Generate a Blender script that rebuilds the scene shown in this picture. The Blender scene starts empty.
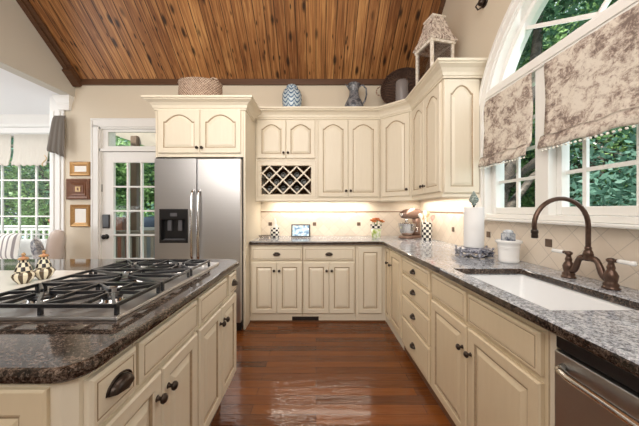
import bpy, bmesh, math, random
from mathutils import Vector, Matrix
random.seed(7)
PI = math.pi
C = bpy.context.scene.collection
F_ = 268.0; H = 1.265

# ------------------------------------------------------------------ materials
class NT:
    def __init__(s, name):
        s.m = bpy.data.materials.new(name); s.m.use_nodes = True
        s.t = s.m.node_tree; s.n = s.t.nodes; s.p = s.n['Principled BSDF']; s.out = s.n['Material Output']
    def add(s, kind, **kw):
        n = s.n.new(kind)
        for k, v in kw.items():
            if k.startswith('_'): n.inputs[k[1:].replace('_', ' ')].default_value = v
            else: setattr(n, k, v)
        return n
    def link(s, a, b): s.t.links.new(a, b)
    def math(s, op, a, b=None, c=None):
        n = s.n.new('ShaderNodeMath'); n.operation = op
        for i, v in enumerate((a, b, c)):
            if v is None: continue
            if isinstance(v, (int, float)): n.inputs[i].default_value = v
            else: s.link(v, n.inputs[i])
        return n.outputs[0]
    def mix(s, fac, a, b, blend='MIX'):
        n = s.n.new('ShaderNodeMix'); n.data_type = 'RGBA'; n.blend_type = blend
        for i, v in ((0, fac), (6, a), (7, b)):
            if isinstance(v, (int, float)): n.inputs[i].default_value = v
            elif isinstance(v, tuple): n.inputs[i].default_value = (*v, 1)
            else: s.link(v, n.inputs[i])
        return n.outputs[2]
    def ramp(s, fac, stops):
        n = s.n.new('ShaderNodeValToRGB'); e = n.color_ramp.elements
        while len(e) < len(stops): e.new(.5)
        for i, (p, c) in enumerate(stops):
            e[i].position = p; e[i].color = (*c, 1)
        s.link(fac, n.inputs[0]); return n.outputs[0]
    def noise(s, vec, scale, detail=4, rough=.55, dist=0):
        n = s.add('ShaderNodeTexNoise', _Scale=scale, _Detail=detail, _Roughness=rough, _Distortion=dist)
        if vec is not None: s.link(vec, n.inputs['Vector'])
        return n.outputs['Fac']
    def pos(s): return s.add('ShaderNodeNewGeometry').outputs['Position']
    def obj(s): return s.add('ShaderNodeTexCoord').outputs['Object']
    def mapping(s, vec, scale=(1,1,1), rot=(0,0,0), loc=(0,0,0)):
        n = s.add('ShaderNodeMapping'); n.inputs['Scale'].default_value = scale
        n.inputs['Rotation'].default_value = rot; n.inputs['Location'].default_value = loc
        s.link(vec, n.inputs['Vector']); return n.outputs[0]
    def sep(s, v):
        n = s.add('ShaderNodeSeparateXYZ'); s.link(v, n.inputs[0]); return n.outputs
    def comb(s, x, y, z=0.0):
        n = s.add('ShaderNodeCombineXYZ')
        for i, v in enumerate((x, y, z)):
            if isinstance(v, (int, float)): n.inputs[i].default_value = v
            else: s.link(v, n.inputs[i])
        return n.outputs[0]
    def bump(s, h, strength=.3, dist=.01):
        n = s.add('ShaderNodeBump', _Strength=strength, _Distance=dist); s.link(h, n.inputs['Height'])
        s.link(n.outputs[0], s.p.inputs['Normal'])
    def col(s, c):
        if isinstance(c, tuple): s.p.inputs['Base Color'].default_value = (*c, 1)
        else: s.link(c, s.p.inputs['Base Color'])
    def set(s, **kw):
        for k, v in kw.items():
            k = k.replace('_', ' ')
            if isinstance(v, (int, float)): s.p.inputs[k].default_value = v
            else: s.link(v, s.p.inputs[k])

def plain(name, c, rough=.5, metal=0.0, var=.06, vscale=25, spec=None, emit=None, est=0, coat=0):
    t = NT(name)
    n = t.noise(t.obj(), vscale, 3)
    t.col(t.mix(n, tuple(max(0, v*(1-var)) for v in c), tuple(min(1, v*(1+var)) for v in c)))
    t.set(Roughness=rough, Metallic=metal)
    if coat: t.set(Coat_Weight=coat)
    if emit: t.p.inputs['Emission Color'].default_value = (*emit, 1); t.set(Emission_Strength=est)
    return t.m

def m_cream(name, base, dark):
    t = NT(name); o = t.pos()
    n1 = t.noise(t.mapping(o, (40, 40, 5)), 1, 5, .6)
    n2 = t.noise(o, 4, 3)
    c = t.mix(t.math('MULTIPLY', n1, .55), base, dark)
    c = t.mix(t.math('MULTIPLY', n2, .25), c, dark)
    t.col(c); t.set(Roughness=.38); t.bump(n1, .04, .002); return t.m

CREAM = m_cream('cream_paint', (.82, .755, .625), (.70, .615, .475))
CREAM_SHADE = m_cream('shaded_cream_paint', (.78, .67, .485), (.64, .52, .345))  # same cream paint, with the tone of the shaded faces put into its colour
GLAZE = plain('brown_glaze', (.42, .32, .21), .5, var=.3, vscale=60)
WHITE = plain('white_trim', (.84, .83, .80), .4, var=.02)
def m_wall(name, c):
    t = NT(name); n = t.noise(t.pos(), 120, 3); t.col(t.mix(n, c, tuple(v*.96 for v in c)))
    t.set(Roughness=.75); t.bump(n, .05, .002); return t.m
WALL = m_wall('wall_beige_paint', (.72, .64, .51))
WALLG = m_wall('wall_greige_paint', (.60, .57, .50))
CEILW = m_wall('ceiling_white_paint', (.88, .89, .90))

def m_granite(name, stops, fleck, mult=1.0):
    t = NT(name); o = t.pos()
    n1 = t.noise(o, 98, 5, .8, .4); n2 = t.noise(o, 20, 4, .65, .8); n3 = t.noise(o, 150, 2, .6)
    f = t.math('ADD', t.math('MULTIPLY', n1, .72), t.math('MULTIPLY', n2, .28))
    c = t.ramp(f, stops)
    c = t.mix(t.math('MULTIPLY', t.math('GREATER_THAN', n3, .61), .75), c, fleck)
    t.col(c); t.set(Roughness=.06, Specular_IOR_Level=.5); return t.m
GRANITE = m_granite('brown_granite', [(.41, (.006, .005, .004)), (.49, (.026, .018, .014)), (.56, (.095, .066, .050)), (.64, (.27, .21, .17))], (.15, .115, .095))
GRANITE_REFL = m_granite('reflection_grey_granite', [(.38, (.03, .034, .045)), (.45, (.17, .18, .205)), (.51, (.40, .42, .46)), (.60, (.68, .70, .74))], (.60, .63, .68))  # brown stone with the grey window reflection painted into its colour

def m_floor():
    t = NT('cherry_floor'); o = t.pos()
    b = t.add('ShaderNodeTexBrick', offset=.37, offset_frequency=2, squash=1.0)
    b.inputs['Color1'].default_value = (.24, .070, .011, 1); b.inputs['Color2'].default_value = (.055, .015, .004, 1)
    b.inputs['Mortar'].default_value = (.02, .008, .004, 1)
    b.inputs['Scale'].default_value = 1; b.inputs['Mortar Size'].default_value = .0014
    b.inputs['Brick Width'].default_value = 1.1; b.inputs['Row Height'].default_value = .083
    b.inputs['Mortar Smooth'].default_value = .3
    t.link(o, b.inputs['Vector'])
    g = t.noise(t.mapping(o, (3, 55, 1)), 1, 6, .65, .3)
    g2 = t.noise(t.mapping(o, (1.2, 9, 1)), 1, 3, .5, .8)
    c = t.mix(g, b.outputs['Color'], t.ramp(g, [(.35, (.016, .006, .003)), (.66, (.28, .095, .026))]))
    c2 = t.mix(.5, b.outputs['Color'], c)
    t.col(t.mix(t.math('MULTIPLY', g2, .22), c2, (.22, .075, .02)))
    t.set(Roughness=t.math('ADD', t.math('MULTIPLY', g2, .12), .045), Specular_IOR_Level=.42, Coat_Weight=.12, Coat_Roughness=.05)
    h = t.math('ADD', t.math('MULTIPLY', t.noise(t.mapping(o, (4, 22, 1)), 1, 3, .6), 1.0), t.math('MULTIPLY', b.outputs['Fac'], -.3))
    t.bump(h, .5, .012); return t.m
FLOOR = m_floor()

def m_ceiling():
    t = NT('knotty_pine'); o = t.pos(); x, y, z = t.sep(o)
    v = t.comb(y, x)
    b = t.add('ShaderNodeTexBrick', offset=.43, offset_frequency=2)
    b.inputs['Color1'].default_value = (.50, .24, .085, 1); b.inputs['Color2'].default_value = (.20, .072, .022, 1)
    b.inputs['Mortar'].default_value = (.02, .008, .004, 1)
    b.inputs['Scale'].default_value = 1; b.inputs['Mortar Size'].default_value = .005
    b.inputs['Brick Width'].default_value = 2.3; b.inputs['Row Height'].default_value = .118
    b.inputs['Mortar Smooth'].default_value = .4
    t.link(v, b.inputs['Vector'])
    g = t.noise(t.mapping(v, (1.6, 30, 1)), 1, 6, .65, 1.2)
    c = t.mix(.62, b.outputs['Color'], t.ramp(g, [(.34, (.04, .013, .006)), (.50, (.36, .15, .048)), (.64, (.72, .40, .15))]))
    big = t.noise(t.pos(), .9, 3, .5); c = t.mix(t.ramp(big, [(.42, (0, 0, 0)), (.62, (.55, .55, .55))]), c, t.mix(1.0, c, (.45, .36, .32), 'MULTIPLY'))
    dn = t.noise(v, 9, 3, .6)
    for sc_, th in (((4.2, 8.47, 1), .25), ((6.5, 16.9, 1), .19)):
        k = t.add('ShaderNodeTexVoronoi', _Scale=1.0, _Randomness=1.0); t.link(t.mapping(v, sc_, (0, 0, .05)), k.inputs['Vector'])
        dd = t.math('ADD', k.outputs['Distance'], t.math('MULTIPLY', t.math('SUBTRACT', dn, .5), .16))
        kn = t.ramp(dd, [(th*.45, (1, 1, 1)), (th, (0, 0, 0))]); c = t.mix(t.math('MULTIPLY', kn, .92), c, (.014, .006, .003))
    c = t.mix(t.math('MULTIPLY', b.outputs['Fac'], .9), c, (.02, .008, .004))
    t.col(c); t.set(Roughness=.42); t.bump(t.math('MULTIPLY', b.outputs['Fac'], -1.0), .5, .006); return t.m
PINE = m_ceiling()
def m_wood(name, a, b_, sc=(3, 40, 40), rough=.45):
    t = NT(name); g = t.noise(t.mapping(t.obj(), sc), 1, 5, .6, .5); t.col(t.mix(g, a, b_)); t.set(Roughness=rough); return t.m
DKWOOD = m_wood('dark_stained_wood', (.055, .024, .012), (.16, .075, .035))
TOEK = m_wood('brown_toe_wood', (.12, .05, .02), (.20, .09, .04))

def m_tile(name, axis):
    t = NT(name); x, y, z = t.sep(t.pos())
    a = x if axis == 'x' else y
    off = (.02+.6, 1.075) if axis == 'x' else (1.626, 1.065)
    v = t.comb(t.math('SUBTRACT', a, off[0]), t.math('SUBTRACT', z, off[1]))
    v = t.mapping(v, (1, 1, 1), (0, 0, PI/4), (.0525, .0525, 0))
    b = t.add('ShaderNodeTexBrick', offset=0.0)
    b.inputs['Color1'].default_value = (.80, .70, .58, 1); b.inputs['Color2'].default_value = (.66, .55, .44, 1)
    b.inputs['Mortar'].default_value = (.50, .42, .34, 1)
    b.inputs['Scale'].default_value = 1; b.inputs['Mortar Size'].default_value = .0022
    b.inputs['Brick Width'].default_value = .105; b.inputs['Row Height'].default_value = .105
    b.inputs['Mortar Smooth'].default_value = .3
    t.link(v, b.inputs['Vector'])
    n = t.noise(t.pos(), 18, 5, .6)
    t.col(t.mix(t.math('MULTIPLY', n, .6), b.outputs['Color'], (.84, .76, .66)))
    t.set(Roughness=.4); t.bump(t.math('MULTIPLY', b.outputs['Fac'], -1.0), .4, .004); return t.m
TILE_B = m_tile('travertine_diamond_back', 'x'); TILE_R = m_tile('travertine_diamond_side', 'y')
TILE_TOP = plain('travertine_plain', (.80, .72, .60), .4, var=.08, vscale=9)
ACCENT = plain('bronze_accent', (.16, .11, .08), .35, .5, var=.4, vscale=80)
PENCIL = plain('brown_pencil_tile', (.33, .22, .15), .4, var=.2)
def m_steel(name, c=(.66, .66, .67), rough=.30, vertical=True):
    t = NT(name); n = t.noise(t.mapping(t.pos(), (2, 2, 260) if vertical else (2, 260, 260)), 1, 3, .6)
    t.col(t.mix(n, tuple(v*.9 for v in c), c)); t.set(Roughness=t.math('ADD', t.math('MULTIPLY', n, .1), rough), Metallic=1.0); t.bump(n, .015, .001); return t.m
STEEL = m_steel('brushed_steel'); STEEL_D = m_steel('dark_steel', (.50, .49, .47), .34); CHROME = plain('polished_steel', (.72, .72, .72), .14, 1.0)
IRON = plain('black_cast_iron', (.012, .013, .016), .32, var=.3, coat=.3)
BLACK = plain('black_plastic', (.012, .012, .013), .3)
BRONZE = plain('oil_bronze', (.055, .04, .032), .32, .75, var=.35, vscale=60)
COPPER = plain('aged_copper', (.12, .075, .057), .30, .8, var=.35, vscale=70)
MIXC = plain('bronze_mixer_enamel', (.26, .17, .135), .3, .6, var=.2)
PORC = plain('white_porcelain', (.90, .90, .89), .12, var=.01)
SINKM = plain('white_sink', (.88, .89, .90), .15, var=.01)
CREAMC = plain('ivory_ceramic', (.85, .82, .74), .2, var=.03)
GOLD = plain('gold_frame', (.42, .24, .09), .4, .5, var=.4, vscale=90)
GILT = plain('pale_gilt', (.60, .43, .22), .45, .4, var=.3)
BRNFR = m_wood('brown_frame_wood', (.10, .035, .016), (.27, .12, .06), (20, 20, 20))
MAT_W = plain('mat_board', (.85, .82, .76), .7)
BRICKP = plain('off_white_tile', (.82, .80, .76), .3)
PAPER = None
def m_paper():
    t = NT('paper_towel'); n = t.noise(t.obj(), 140, 3); t.col((.88, .88, .88)); t.set(Roughness=.9); t.bump(n, .3, .003); return t.m
PAPER = m_paper()
def m_check(name, a, b, nu, nv):
    t = NT(name); x, y, z = t.sep(t.obj())
    ang = t.math('ARCTAN2', y, x)
    u = t.math('MULTIPLY', ang, nu/(2*PI)); w = t.math('MULTIPLY', z, nv)
    s = t.math('ADD', t.math('FLOOR', u), t.math('FLOOR', w))
    c = t.math('MODULO', t.math('ABSOLUTE', s), 2.0)
    t.col(t.mix(c, a, b)); t.set(Roughness=.2); return t.m
CHECK = m_check('check_enamel', (.86, .83, .76), (.02, .02, .025), 12, 32)
CHECKS = m_check('check_enamel_fine', (.86, .80, .62), (.03, .03, .03), 12, 52)
STRIPE = m_check('stripe_enamel', (.86, .80, .62), (.10, .07, .04), 16, .01)
CHECKB = m_check('check_canister', (.86, .83, .76), (.03, .03, .035), 10, 38)
def m_weave(name, a, b, f=55):
    t = NT(name); x, y, z = t.sep(t.obj()); ang = t.math('ARCTAN2', y, x)
    s = t.math('MULTIPLY', t.math('SINE', t.math('MULTIPLY', ang, 44)), t.math('SINE', t.math('MULTIPLY', z, f*4)))
    n = t.noise(t.obj(), 40, 4); f2 = t.math('ADD', t.math('MULTIPLY', s, .35), n)
    t.col(t.ramp(f2, [(.2, a), (.8, b)])); t.set(Roughness=.75); t.bump(s, .6, .006); return t.m
WEAVE = m_weave('seagrass_weave', (.20, .12, .08), (.62, .48, .37)); WEAVED = m_weave('dark_wicker', (.022, .011, .008), (.10, .05, .03))
def m_bluewhite():
    t = NT('blue_white_glaze'); x, y, z = t.sep(t.obj()); ang = t.math('ARCTAN2', y, x)
    w = t.math('SINE', t.math('ADD', t.math('MULTIPLY', z, 120), t.math('MULTIPLY', t.math('ABSOLUTE', t.math('SINE', t.math('MULTIPLY', ang, 5))), 5)))
    t.col(t.ramp(w, [(.30, (.55, .66, .72)), (.55, (.05, .13, .26))])); t.set(Roughness=.15); return t.m
BLUEW = m_bluewhite()
def m_spatter(name, a, b, sc=22):
    t = NT(name); n = t.noise(t.obj(), sc, 5, .7, .5); t.col(t.ramp(n, [(.38, a), (.6, b)])); t.set(Roughness=.25); return t.m
PEWTER = m_spatter('blue_grey_glaze', (.05, .06, .08), (.27, .28, .30))
BLUEPOT = m_spatter('navy_white_ceramic', (.012, .016, .05), (.45, .46, .52), 42)
FINIALG = m_spatter('grey_green_ceramic', (.05, .08, .08), (.35, .42, .38), 60)
WWASH = m_spatter('whitewashed_wood', (.62, .54, .43), (.88, .84, .77), 30)
def m_shingle():
    t = NT('whitewashed_wicker'); n = t.noise(t.mapping(t.obj(), (45, 45, 22)), 1, 3, .6, 1); t.col(t.ramp(n, [(.36, (.22, .14, .10)), (.56, (.80, .72, .64))])); t.set(Roughness=.8); t.bump(n, .8, .01); return t.m
SHING = m_shingle()
def m_toile():
    t = NT('toile_fabric'); o = t.pos()
    n = t.noise(t.mapping(o, (1, 15, 18)), 1, 8, .74, .6); n2 = t.noise(t.mapping(o, (1, 60, 70)), 1, 5, .75, .3); n3 = t.noise(t.mapping(o, (1, 5.5, 5.5)), 1, 2, .5)
    f = t.math('ADD', t.math('ADD', t.math('MULTIPLY', n, .54), t.math('MULTIPLY', n2, .26)), t.math('MULTIPLY', n3, .20))
    c = t.ramp(f, [(.43, (.20, .15, .13)), (.475, (.42, .34, .29)), (.51, (.60, .53, .46)), (.55, (.71, .65, .57))])
    t.col(c); t.set(Roughness=.9); t.bump(t.noise(o, 400, 2), .1, .001); return t.m
TOILE = m_toile()
def m_fabric(name, c, var=.1, sc=300):
    t = NT(name); n = t.noise(t.obj(), sc, 3); t.col(t.mix(n, tuple(v*(1-var) for v in c), tuple(min(1, v*(1+var)) for v in c))); t.set(Roughness=.95); t.bump(n, .2, .002); return t.m
SHADEF = m_fabric('cream_shade_fabric', (.62, .58, .51)); GREYF = m_fabric('grey_brown_linen', (.15, .13, .11), .3)
BEIGEF = m_fabric('beige_linen', (.60, .50, .44)); WHITEF = m_fabric('white_upholstery', (.82, .82, .80))
def m_stripef():
    t = NT('striped_fabric'); x, y, z = t.sep(t.obj()); w = t.math('SINE', t.math('MULTIPLY', x, 110))
    t.col(t.ramp(w, [(.4, (.80, .77, .72)), (.6, (.30, .27, .27))])); t.set(Roughness=.95); return t.m
STRIPEF = m_stripef(); LEAFF = m_spatter('leaf_print_fabric', (.10, .12, .17), (.68, .68, .68), 18)
def m_glass(name='window_glass', tint=(.97, 1, .99), gl=.06):
    t = NT(name); t.n.remove(t.p)
    tr = t.add('ShaderNodeBsdfTransparent'); tr.inputs[0].default_value = (*tint, 1)
    g = t.add('ShaderNodeBsdfGlossy'); g.inputs['Roughness'].default_value = .02
    lw = t.add('ShaderNodeLayerWeight', _Blend=.3); f = t.math('ADD', t.math('MULTIPLY', lw.outputs['Fresnel'], .10), gl*.12)
    mx = t.add('ShaderNodeMixShader'); t.link(f, mx.inputs[0]); t.link(tr.outputs[0], mx.inputs[1]); t.link(g.outputs[0], mx.inputs[2])
    t.link(mx.outputs[0], t.out.inputs[0]); return t.m
def m_frost():
    t = NT('frosted_smoke_glass'); t.col((.33, .30, .29)); t.set(Roughness=.2, Alpha=.62); return t.m
FROST = m_frost()
GLASS = m_glass(); SMOKE = m_glass('smoky_glass', (.78, .76, .76), .7)
def m_leaf(name, a, b):
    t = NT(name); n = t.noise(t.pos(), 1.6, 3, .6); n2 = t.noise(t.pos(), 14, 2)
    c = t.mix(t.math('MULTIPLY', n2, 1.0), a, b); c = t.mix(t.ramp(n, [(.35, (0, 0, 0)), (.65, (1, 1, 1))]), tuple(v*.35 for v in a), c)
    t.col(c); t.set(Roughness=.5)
    tl = t.add('ShaderNodeBsdfTranslucent'); t.link(c, tl.inputs[0]); mx = t.add('ShaderNodeMixShader', _Fac=.4)
    t.link(t.p.outputs[0], mx.inputs[1]); t.link(tl.outputs[0], mx.inputs[2]); t.link(mx.outputs[0], t.out.inputs[0]); return t.m
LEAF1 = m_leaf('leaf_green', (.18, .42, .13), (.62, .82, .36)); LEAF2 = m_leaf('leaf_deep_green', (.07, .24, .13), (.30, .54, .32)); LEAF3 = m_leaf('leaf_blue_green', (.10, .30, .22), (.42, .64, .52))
BARK = m_spatter('bark', (.05, .045, .04), (.16, .13, .11), 9)
DECKW = m_wood('weathered_deck_wood', (.30, .25, .21), (.50, .43, .36), (5, 40, 5), .8)
GRASS = plain('grass_green', (.10, .22, .06), .9, var=.4, vscale=3)

# ------------------------------------------------------------------ mesh builder
class MB:
    def __init__(s): s.v = []; s.f = []; s.mi = []; s.X = None; s.sm = []
    def _v(s, p):
        p = Vector(p)
        if s.X is not None: p = s.X @ p
        s.v.append(p); return len(s.v)-1
    def face(s, idx, m=0, sm=False): s.f.append(idx); s.mi.append(m); s.sm.append(sm)
    def poly(s, pts, m=0): s.face([s._v(p) for p in pts], m); return s
    def box(s, x0, x1, y0, y1, z0, z1, m=0):
        i = [s._v(p) for p in ((x0,y0,z0),(x1,y0,z0),(x1,y1,z0),(x0,y1,z0),(x0,y0,z1),(x1,y0,z1),(x1,y1,z1),(x0,y1,z1))]
        for q in ((3,2,1,0),(4,5,6,7),(0,1,5,4),(1,2,6,5),(2,3,7,6),(3,0,4,7)): s.face([i[k] for k in q], m)
        return s
    def bar(s, a, b, w, h, m=0, up=(0,0,1)):
        a = Vector(a); b = Vector(b); d = (b-a).normalized(); u = Vector(up)
        r = d.cross(u)
        if r.length < 1e-4: r = d.cross(Vector((1,0,0)))
        r.normalize(); u = r.cross(d)
        idx = []
        for p in (a, b):
            for sx, sz in ((-1,-1),(1,-1),(1,1),(-1,1)): idx.append(s._v(p + r*sx*w/2 + u*sz*h/2))
        for q in ((0,1,2,3),(7,6,5,4),(0,4,5,1),(1,5,6,2),(2,6,7,3),(3,7,4,0)): s.face([idx[k] for k in q], m)
        return s
    def rings(s, rs, m=0, cap0=True, cap1=True, closed=True, ms=None, sm=True):
        ids = [[s._v(p) for p in r] for r in rs]; n = len(ids[0])
        for k in range(len(ids)-1):
            for j in range(n if closed else n-1):
                s.face([ids[k][j], ids[k][(j+1) % n], ids[k+1][(j+1) % n], ids[k+1][j]], ms[k] if ms else m, sm)
        if cap0: s.face(ids[0][::-1], ms[0] if ms else m)
        if cap1: s.face(ids[-1], ms[-1] if ms else m)
        return s
    def lathe(s, c, prof, m=0, seg=24, ms=None, sx=1, sy=1, axis='z', cap=True):
        rs = []
        for r, h in prof:
            ring = []
            for k in range(seg):
                a = 2*PI*k/seg; p = (math.cos(a)*r*sx, math.sin(a)*r*sy, h)
                if axis == 'y': p = (p[0], p[2], p[1])
                if axis == 'x': p = (p[2], p[0], p[1])
                ring.append((c[0]+p[0], c[1]+p[1], c[2]+p[2]))
            rs.append(ring)
        return s.rings(rs, m, cap, cap, True, ms)
    def tube(s, pts, r, m=0, seg=8, cap=True, closed=False):
        pts = [Vector(p) for p in pts]; n = len(pts); rs = []; prev = None
        for i, p in enumerate(pts):
            if closed: d = pts[(i+1) % n]-pts[i-1]
            else: d = pts[min(i+1, n-1)]-pts[max(i-1, 0)]
            d.normalize()
            if prev is None: u = d.cross(Vector((0,0,1)) if abs(d.z) < .9 else Vector((1,0,0)))
            else: u = prev - d*prev.dot(d)
            u.normalize(); prev = u; w = d.cross(u); rr = r[i] if isinstance(r, (list, tuple)) else r
            rs.append([p + (u*math.cos(2*PI*k/seg)+w*math.sin(2*PI*k/seg))*rr for k in range(seg)])
        if closed: rs.append(rs[0]); return s.rings(rs, m, False, False)
        return s.rings(rs, m, cap, cap)
    def sphere(s, c, r, m=0, seg=12, sz=1.0):
        n = seg//2; prof = [(max(1e-4, r*math.sin(PI*k/n)), -r*sz*math.cos(PI*k/n)) for k in range(n+1)]
        return s.lathe(c, prof, m, seg)
    def prism(s, poly, z0, z1, m=0, mt=None):
        a = [s._v((x, y, z0)) for x, y in poly]; b = [s._v((x, y, z1)) for x, y in poly]; n = len(poly)
        s.face(a[::-1], m); s.face(b, m if mt is None else mt)
        for k in range(n): s.face([a[k], a[(k+1) % n], b[(k+1) % n], b[k]], m)
        return s
    def grid(s, xs, ys, inc, z0, z1, m=0):
        vt = {}; 
        def g(i, j, z):
            k = (i, j, z)
            if k not in vt: vt[k] = s._v((xs[i], ys[j], z))
            return vt[k]
        on = lambda i, j: 0 <= i < len(xs)-1 and 0 <= j < len(ys)-1 and inc((xs[i]+xs[i+1])/2, (ys[j]+ys[j+1])/2)
        for i in range(len(xs)-1):
            for j in range(len(ys)-1):
                if not on(i, j): continue
                s.face([g(i,j,z1), g(i+1,j,z1), g(i+1,j+1,z1), g(i,j+1,z1)], m); s.face([g(i,j,z0), g(i,j+1,z0), g(i+1,j+1,z0), g(i+1,j,z0)], m)
                if not on(i-1, j): s.face([g(i,j,z0), g(i,j,z1), g(i,j+1,z1), g(i,j+1,z0)], m)
                if not on(i+1, j): s.face([g(i+1,j,z0), g(i+1,j+1,z0), g(i+1,j+1,z1), g(i+1,j,z1)], m)
                if not on(i, j-1): s.face([g(i,j,z0), g(i+1,j,z0), g(i+1,j,z1), g(i,j,z1)], m)
                if not on(i, j+1): s.face([g(i,j+1,z0), g(i,j+1,z1), g(i+1,j+1,z1), g(i+1,j+1,z0)], m)
        return s
    def build(s, name, mats, parent=None, bevel=0, seg=2, sub=0, origin=None):
        if not isinstance(mats, (list, tuple)): mats = [mats]
        if parent is not None: o0 = root_of(parent)
        elif origin is not None: o0 = Vector(origin)
        else:
            xs = [p.x for p in s.v]; ys = [p.y for p in s.v]; zs = [p.z for p in s.v]
            o0 = Vector(((min(xs)+max(xs))/2, (min(ys)+max(ys))/2, min(zs)))
        me = bpy.data.meshes.new(name)
        me.from_pydata([p-o0 for p in s.v], [], s.f)
        for m in mats: me.materials.append(m)
        for p, mi, sm in zip(me.polygons, s.mi, s.sm): p.material_index = mi; p.use_smooth = sm
        bm = bmesh.new(); bm.from_mesh(me); bmesh.ops.recalc_face_normals(bm, faces=bm.faces); bm.to_mesh(me); bm.free()
        o = bpy.data.objects.new(name, me); C.objects.link(o)
        if parent is not None: o.parent = parent
        else: o.location = o0
        if bevel:
            b = o.modifiers.new('bevel', 'BEVEL'); b.width = bevel; b.segments = seg; b.limit_method = 'ANGLE'; b.angle_limit = .6; b.harden_normals = False
        if sub:
            b = o.modifiers.new('sub', 'SUBSURF'); b.levels = sub; b.render_levels = sub
        return o
def root_of(o):
    p = Vector(o.location)
    while o.parent: o = o.parent; p = p+Vector(o.location)
    return p
def tag(o, label, cat, group=None):
    o['label'] = label; o['category'] = cat
    if group: o['group'] = group
    return o
def thing(name, label, cat, loc, group=None):
    o = bpy.data.objects.new(name, None); o.empty_display_size = .05; C.objects.link(o); o.location = loc
    return tag(o, label, cat, group)
def struct(name, mb, mats, parent=None, **k):
    o = mb.build(name, mats, parent, **k)
    if parent is None: o['kind'] = 'structure'
    return o
def sroot(name, loc):
    o = bpy.data.objects.new(name, None); o.empty_display_size = .05; C.objects.link(o); o.location = loc; o['kind'] = 'structure'; return o
def dup(root, loc, label=None, rotz=None):
    r = root.copy(); C.objects.link(r); r.location = loc
    if label: r['label'] = label
    if rotz is not None: r.rotation_euler = (0, 0, rotz)
    def rec(a, b):
        for ch in list(a.children):
            if ch.get('_d'): continue
            c = ch.copy(); C.objects.link(c); c.parent = b; rec(ch, c)
    rec(root, r); return r
# miter sweep of profile [(out,z)] along open path [(x,y)]; outward = right-hand side of travel
def sweep(mb, prof, path, m=0, ms=None, z=0):
    P = [Vector(p) for p in path]; n = len(P); rs = []
    for i in range(n):
        d1 = (P[i]-P[i-1]).normalized() if i > 0 else None; d2 = (P[i+1]-P[i]).normalized() if i < n-1 else None
        if d1 is None: d1 = d2
        if d2 is None: d2 = d1
        n1 = Vector((d1.y, -d1.x)); n2 = Vector((d2.y, -d2.x)); nn = (n1+n2).normalized(); nn = nn/max(.3, nn.dot(n1))
        rs.append([(P[i].x+nn.x*o, P[i].y+nn.y*o, z+h) for o, h in prof])
    mb.rings(rs, m, True, True, True, sm=False); return mb

# ------------------------------------------------------------------ cabinet faces
class Face:
    def __init__(s, O, U, N): s.O = Vector((*O, 0)); s.U = Vector((*U, 0)).normalized(); s.N = Vector((*N, 0)).normalized()
    def __call__(s, u, z, n=0): p = s.O + s.U*u + s.N*n; return (p.x, p.y, z)
def panel(mb, F, u0, u1, z0, z1, arch=0.0, stile=.055, t=.02, flat=False, n0=0):
    """raised panel slab; material 0 paint, 1 glaze"""
    N = 16
    def ring(i, n, ar, top=None):
        a0, a1, b0 = u0+i, u1-i, z0+i
        b1 = (z1-i) if top is None else top
        r = [(a0, b0), (a1, b0)]
        for k in range(N+1):
            tt = 1-2*k/N; f = (max(0, math.cos(min(1, abs(tt)/.86)*PI/2))**.85) if ar else 0
            r.append((a0+(a1-a0)*(tt+1)/2, b1-ar+ar*f if ar else b1))
        return [F(u, z, n0+n) for u, z in r]
    if flat:   # drawer front: slab with moulded edge
        rs = [ring(0, 0, 0), ring(0, t*.7, 0), ring(.008, t, 0), ring(.016, t, 0), ring(.018, t-.003, 0), ring(.020, t, 0), ring(.03, t+.001, 0)]
        ms = [0, 0, 0, 1, 1, 0, 0]
    else:
        rs = [ring(0, 0, 0), ring(0, t*.7, 0), ring(.006, t, 0), ring(stile-.006, t, arch), ring(stile, t-.003, arch),
              ring(stile+.006, t-.010, arch), ring(stile+.010, t-.010, arch), ring(stile+.034, t-.001, arch), ring(stile+.038, t-.001, arch)]
        ms = [0, 0, 0, 0, 1, 1, 0, 0, 0]
    mb.rings(rs, 0, False, True, True, ms=ms, sm=False)
def door(parent, F, u0, u1, z0, z1, arch=0, knob=None, stile=.055, hinge=None):
    mb = MB(); panel(mb, F, u0, u1, z0, z1, arch, stile); d = mb.build('door', [CREAM if F.N.x > -.9 or arch else CREAM_SHADE, GLAZE], parent)
    if knob: knob_at(d, F, *knob)
    return d
def knob_at(parent, F, u, z, n=.02, r=.015):
    mb = MB(); rs = []
    for rad, h in ((.011, 0), (.007, .004), (.006, .014), (r, .018), (r*1.05, .025), (r*.7, .031), (.001, .033)):
        rs.append([F(u+rad*math.cos(2*PI*k/12), z+rad*math.sin(2*PI*k/12), n+h) for k in range(12)])
    mb.rings(rs, 0); mb.build('knob', BRONZE, parent)
def cup_at(parent, F, u, z, w=.042, n=.02, hh=.028):
    mb = MB(); rs = []
    for i in range(9):
        ph = PI/2*i/8; rs.append([F(u+w*math.cos(PI*k/10)*math.cos(ph)**.6, z-.010+hh*math.sin(PI*k/10)*math.cos(ph)**.5+.0*i, n+.026*math.sin(ph)) for k in range(11)])
    mb.rings(rs, 0, False, False, False)
    # back rim and lip
    mb.tube([F(u+(w+.004)*math.cos(PI*k/12), z-.010+(hh+.004)*math.sin(PI*k/12), n+.002) for k in range(13)], .003, 0, 6)
    mb.tube([F(u-w, z-.010, n+.003), F(u-w*.7, z-.012, n+.017), F(u, z-.013, n+.026), F(u+w*.7, z-.012, n+.017), F(u+w, z-.010, n+.003)], .003, 0, 6)
    mb.build('cup_pull', BRONZE, parent)
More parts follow.
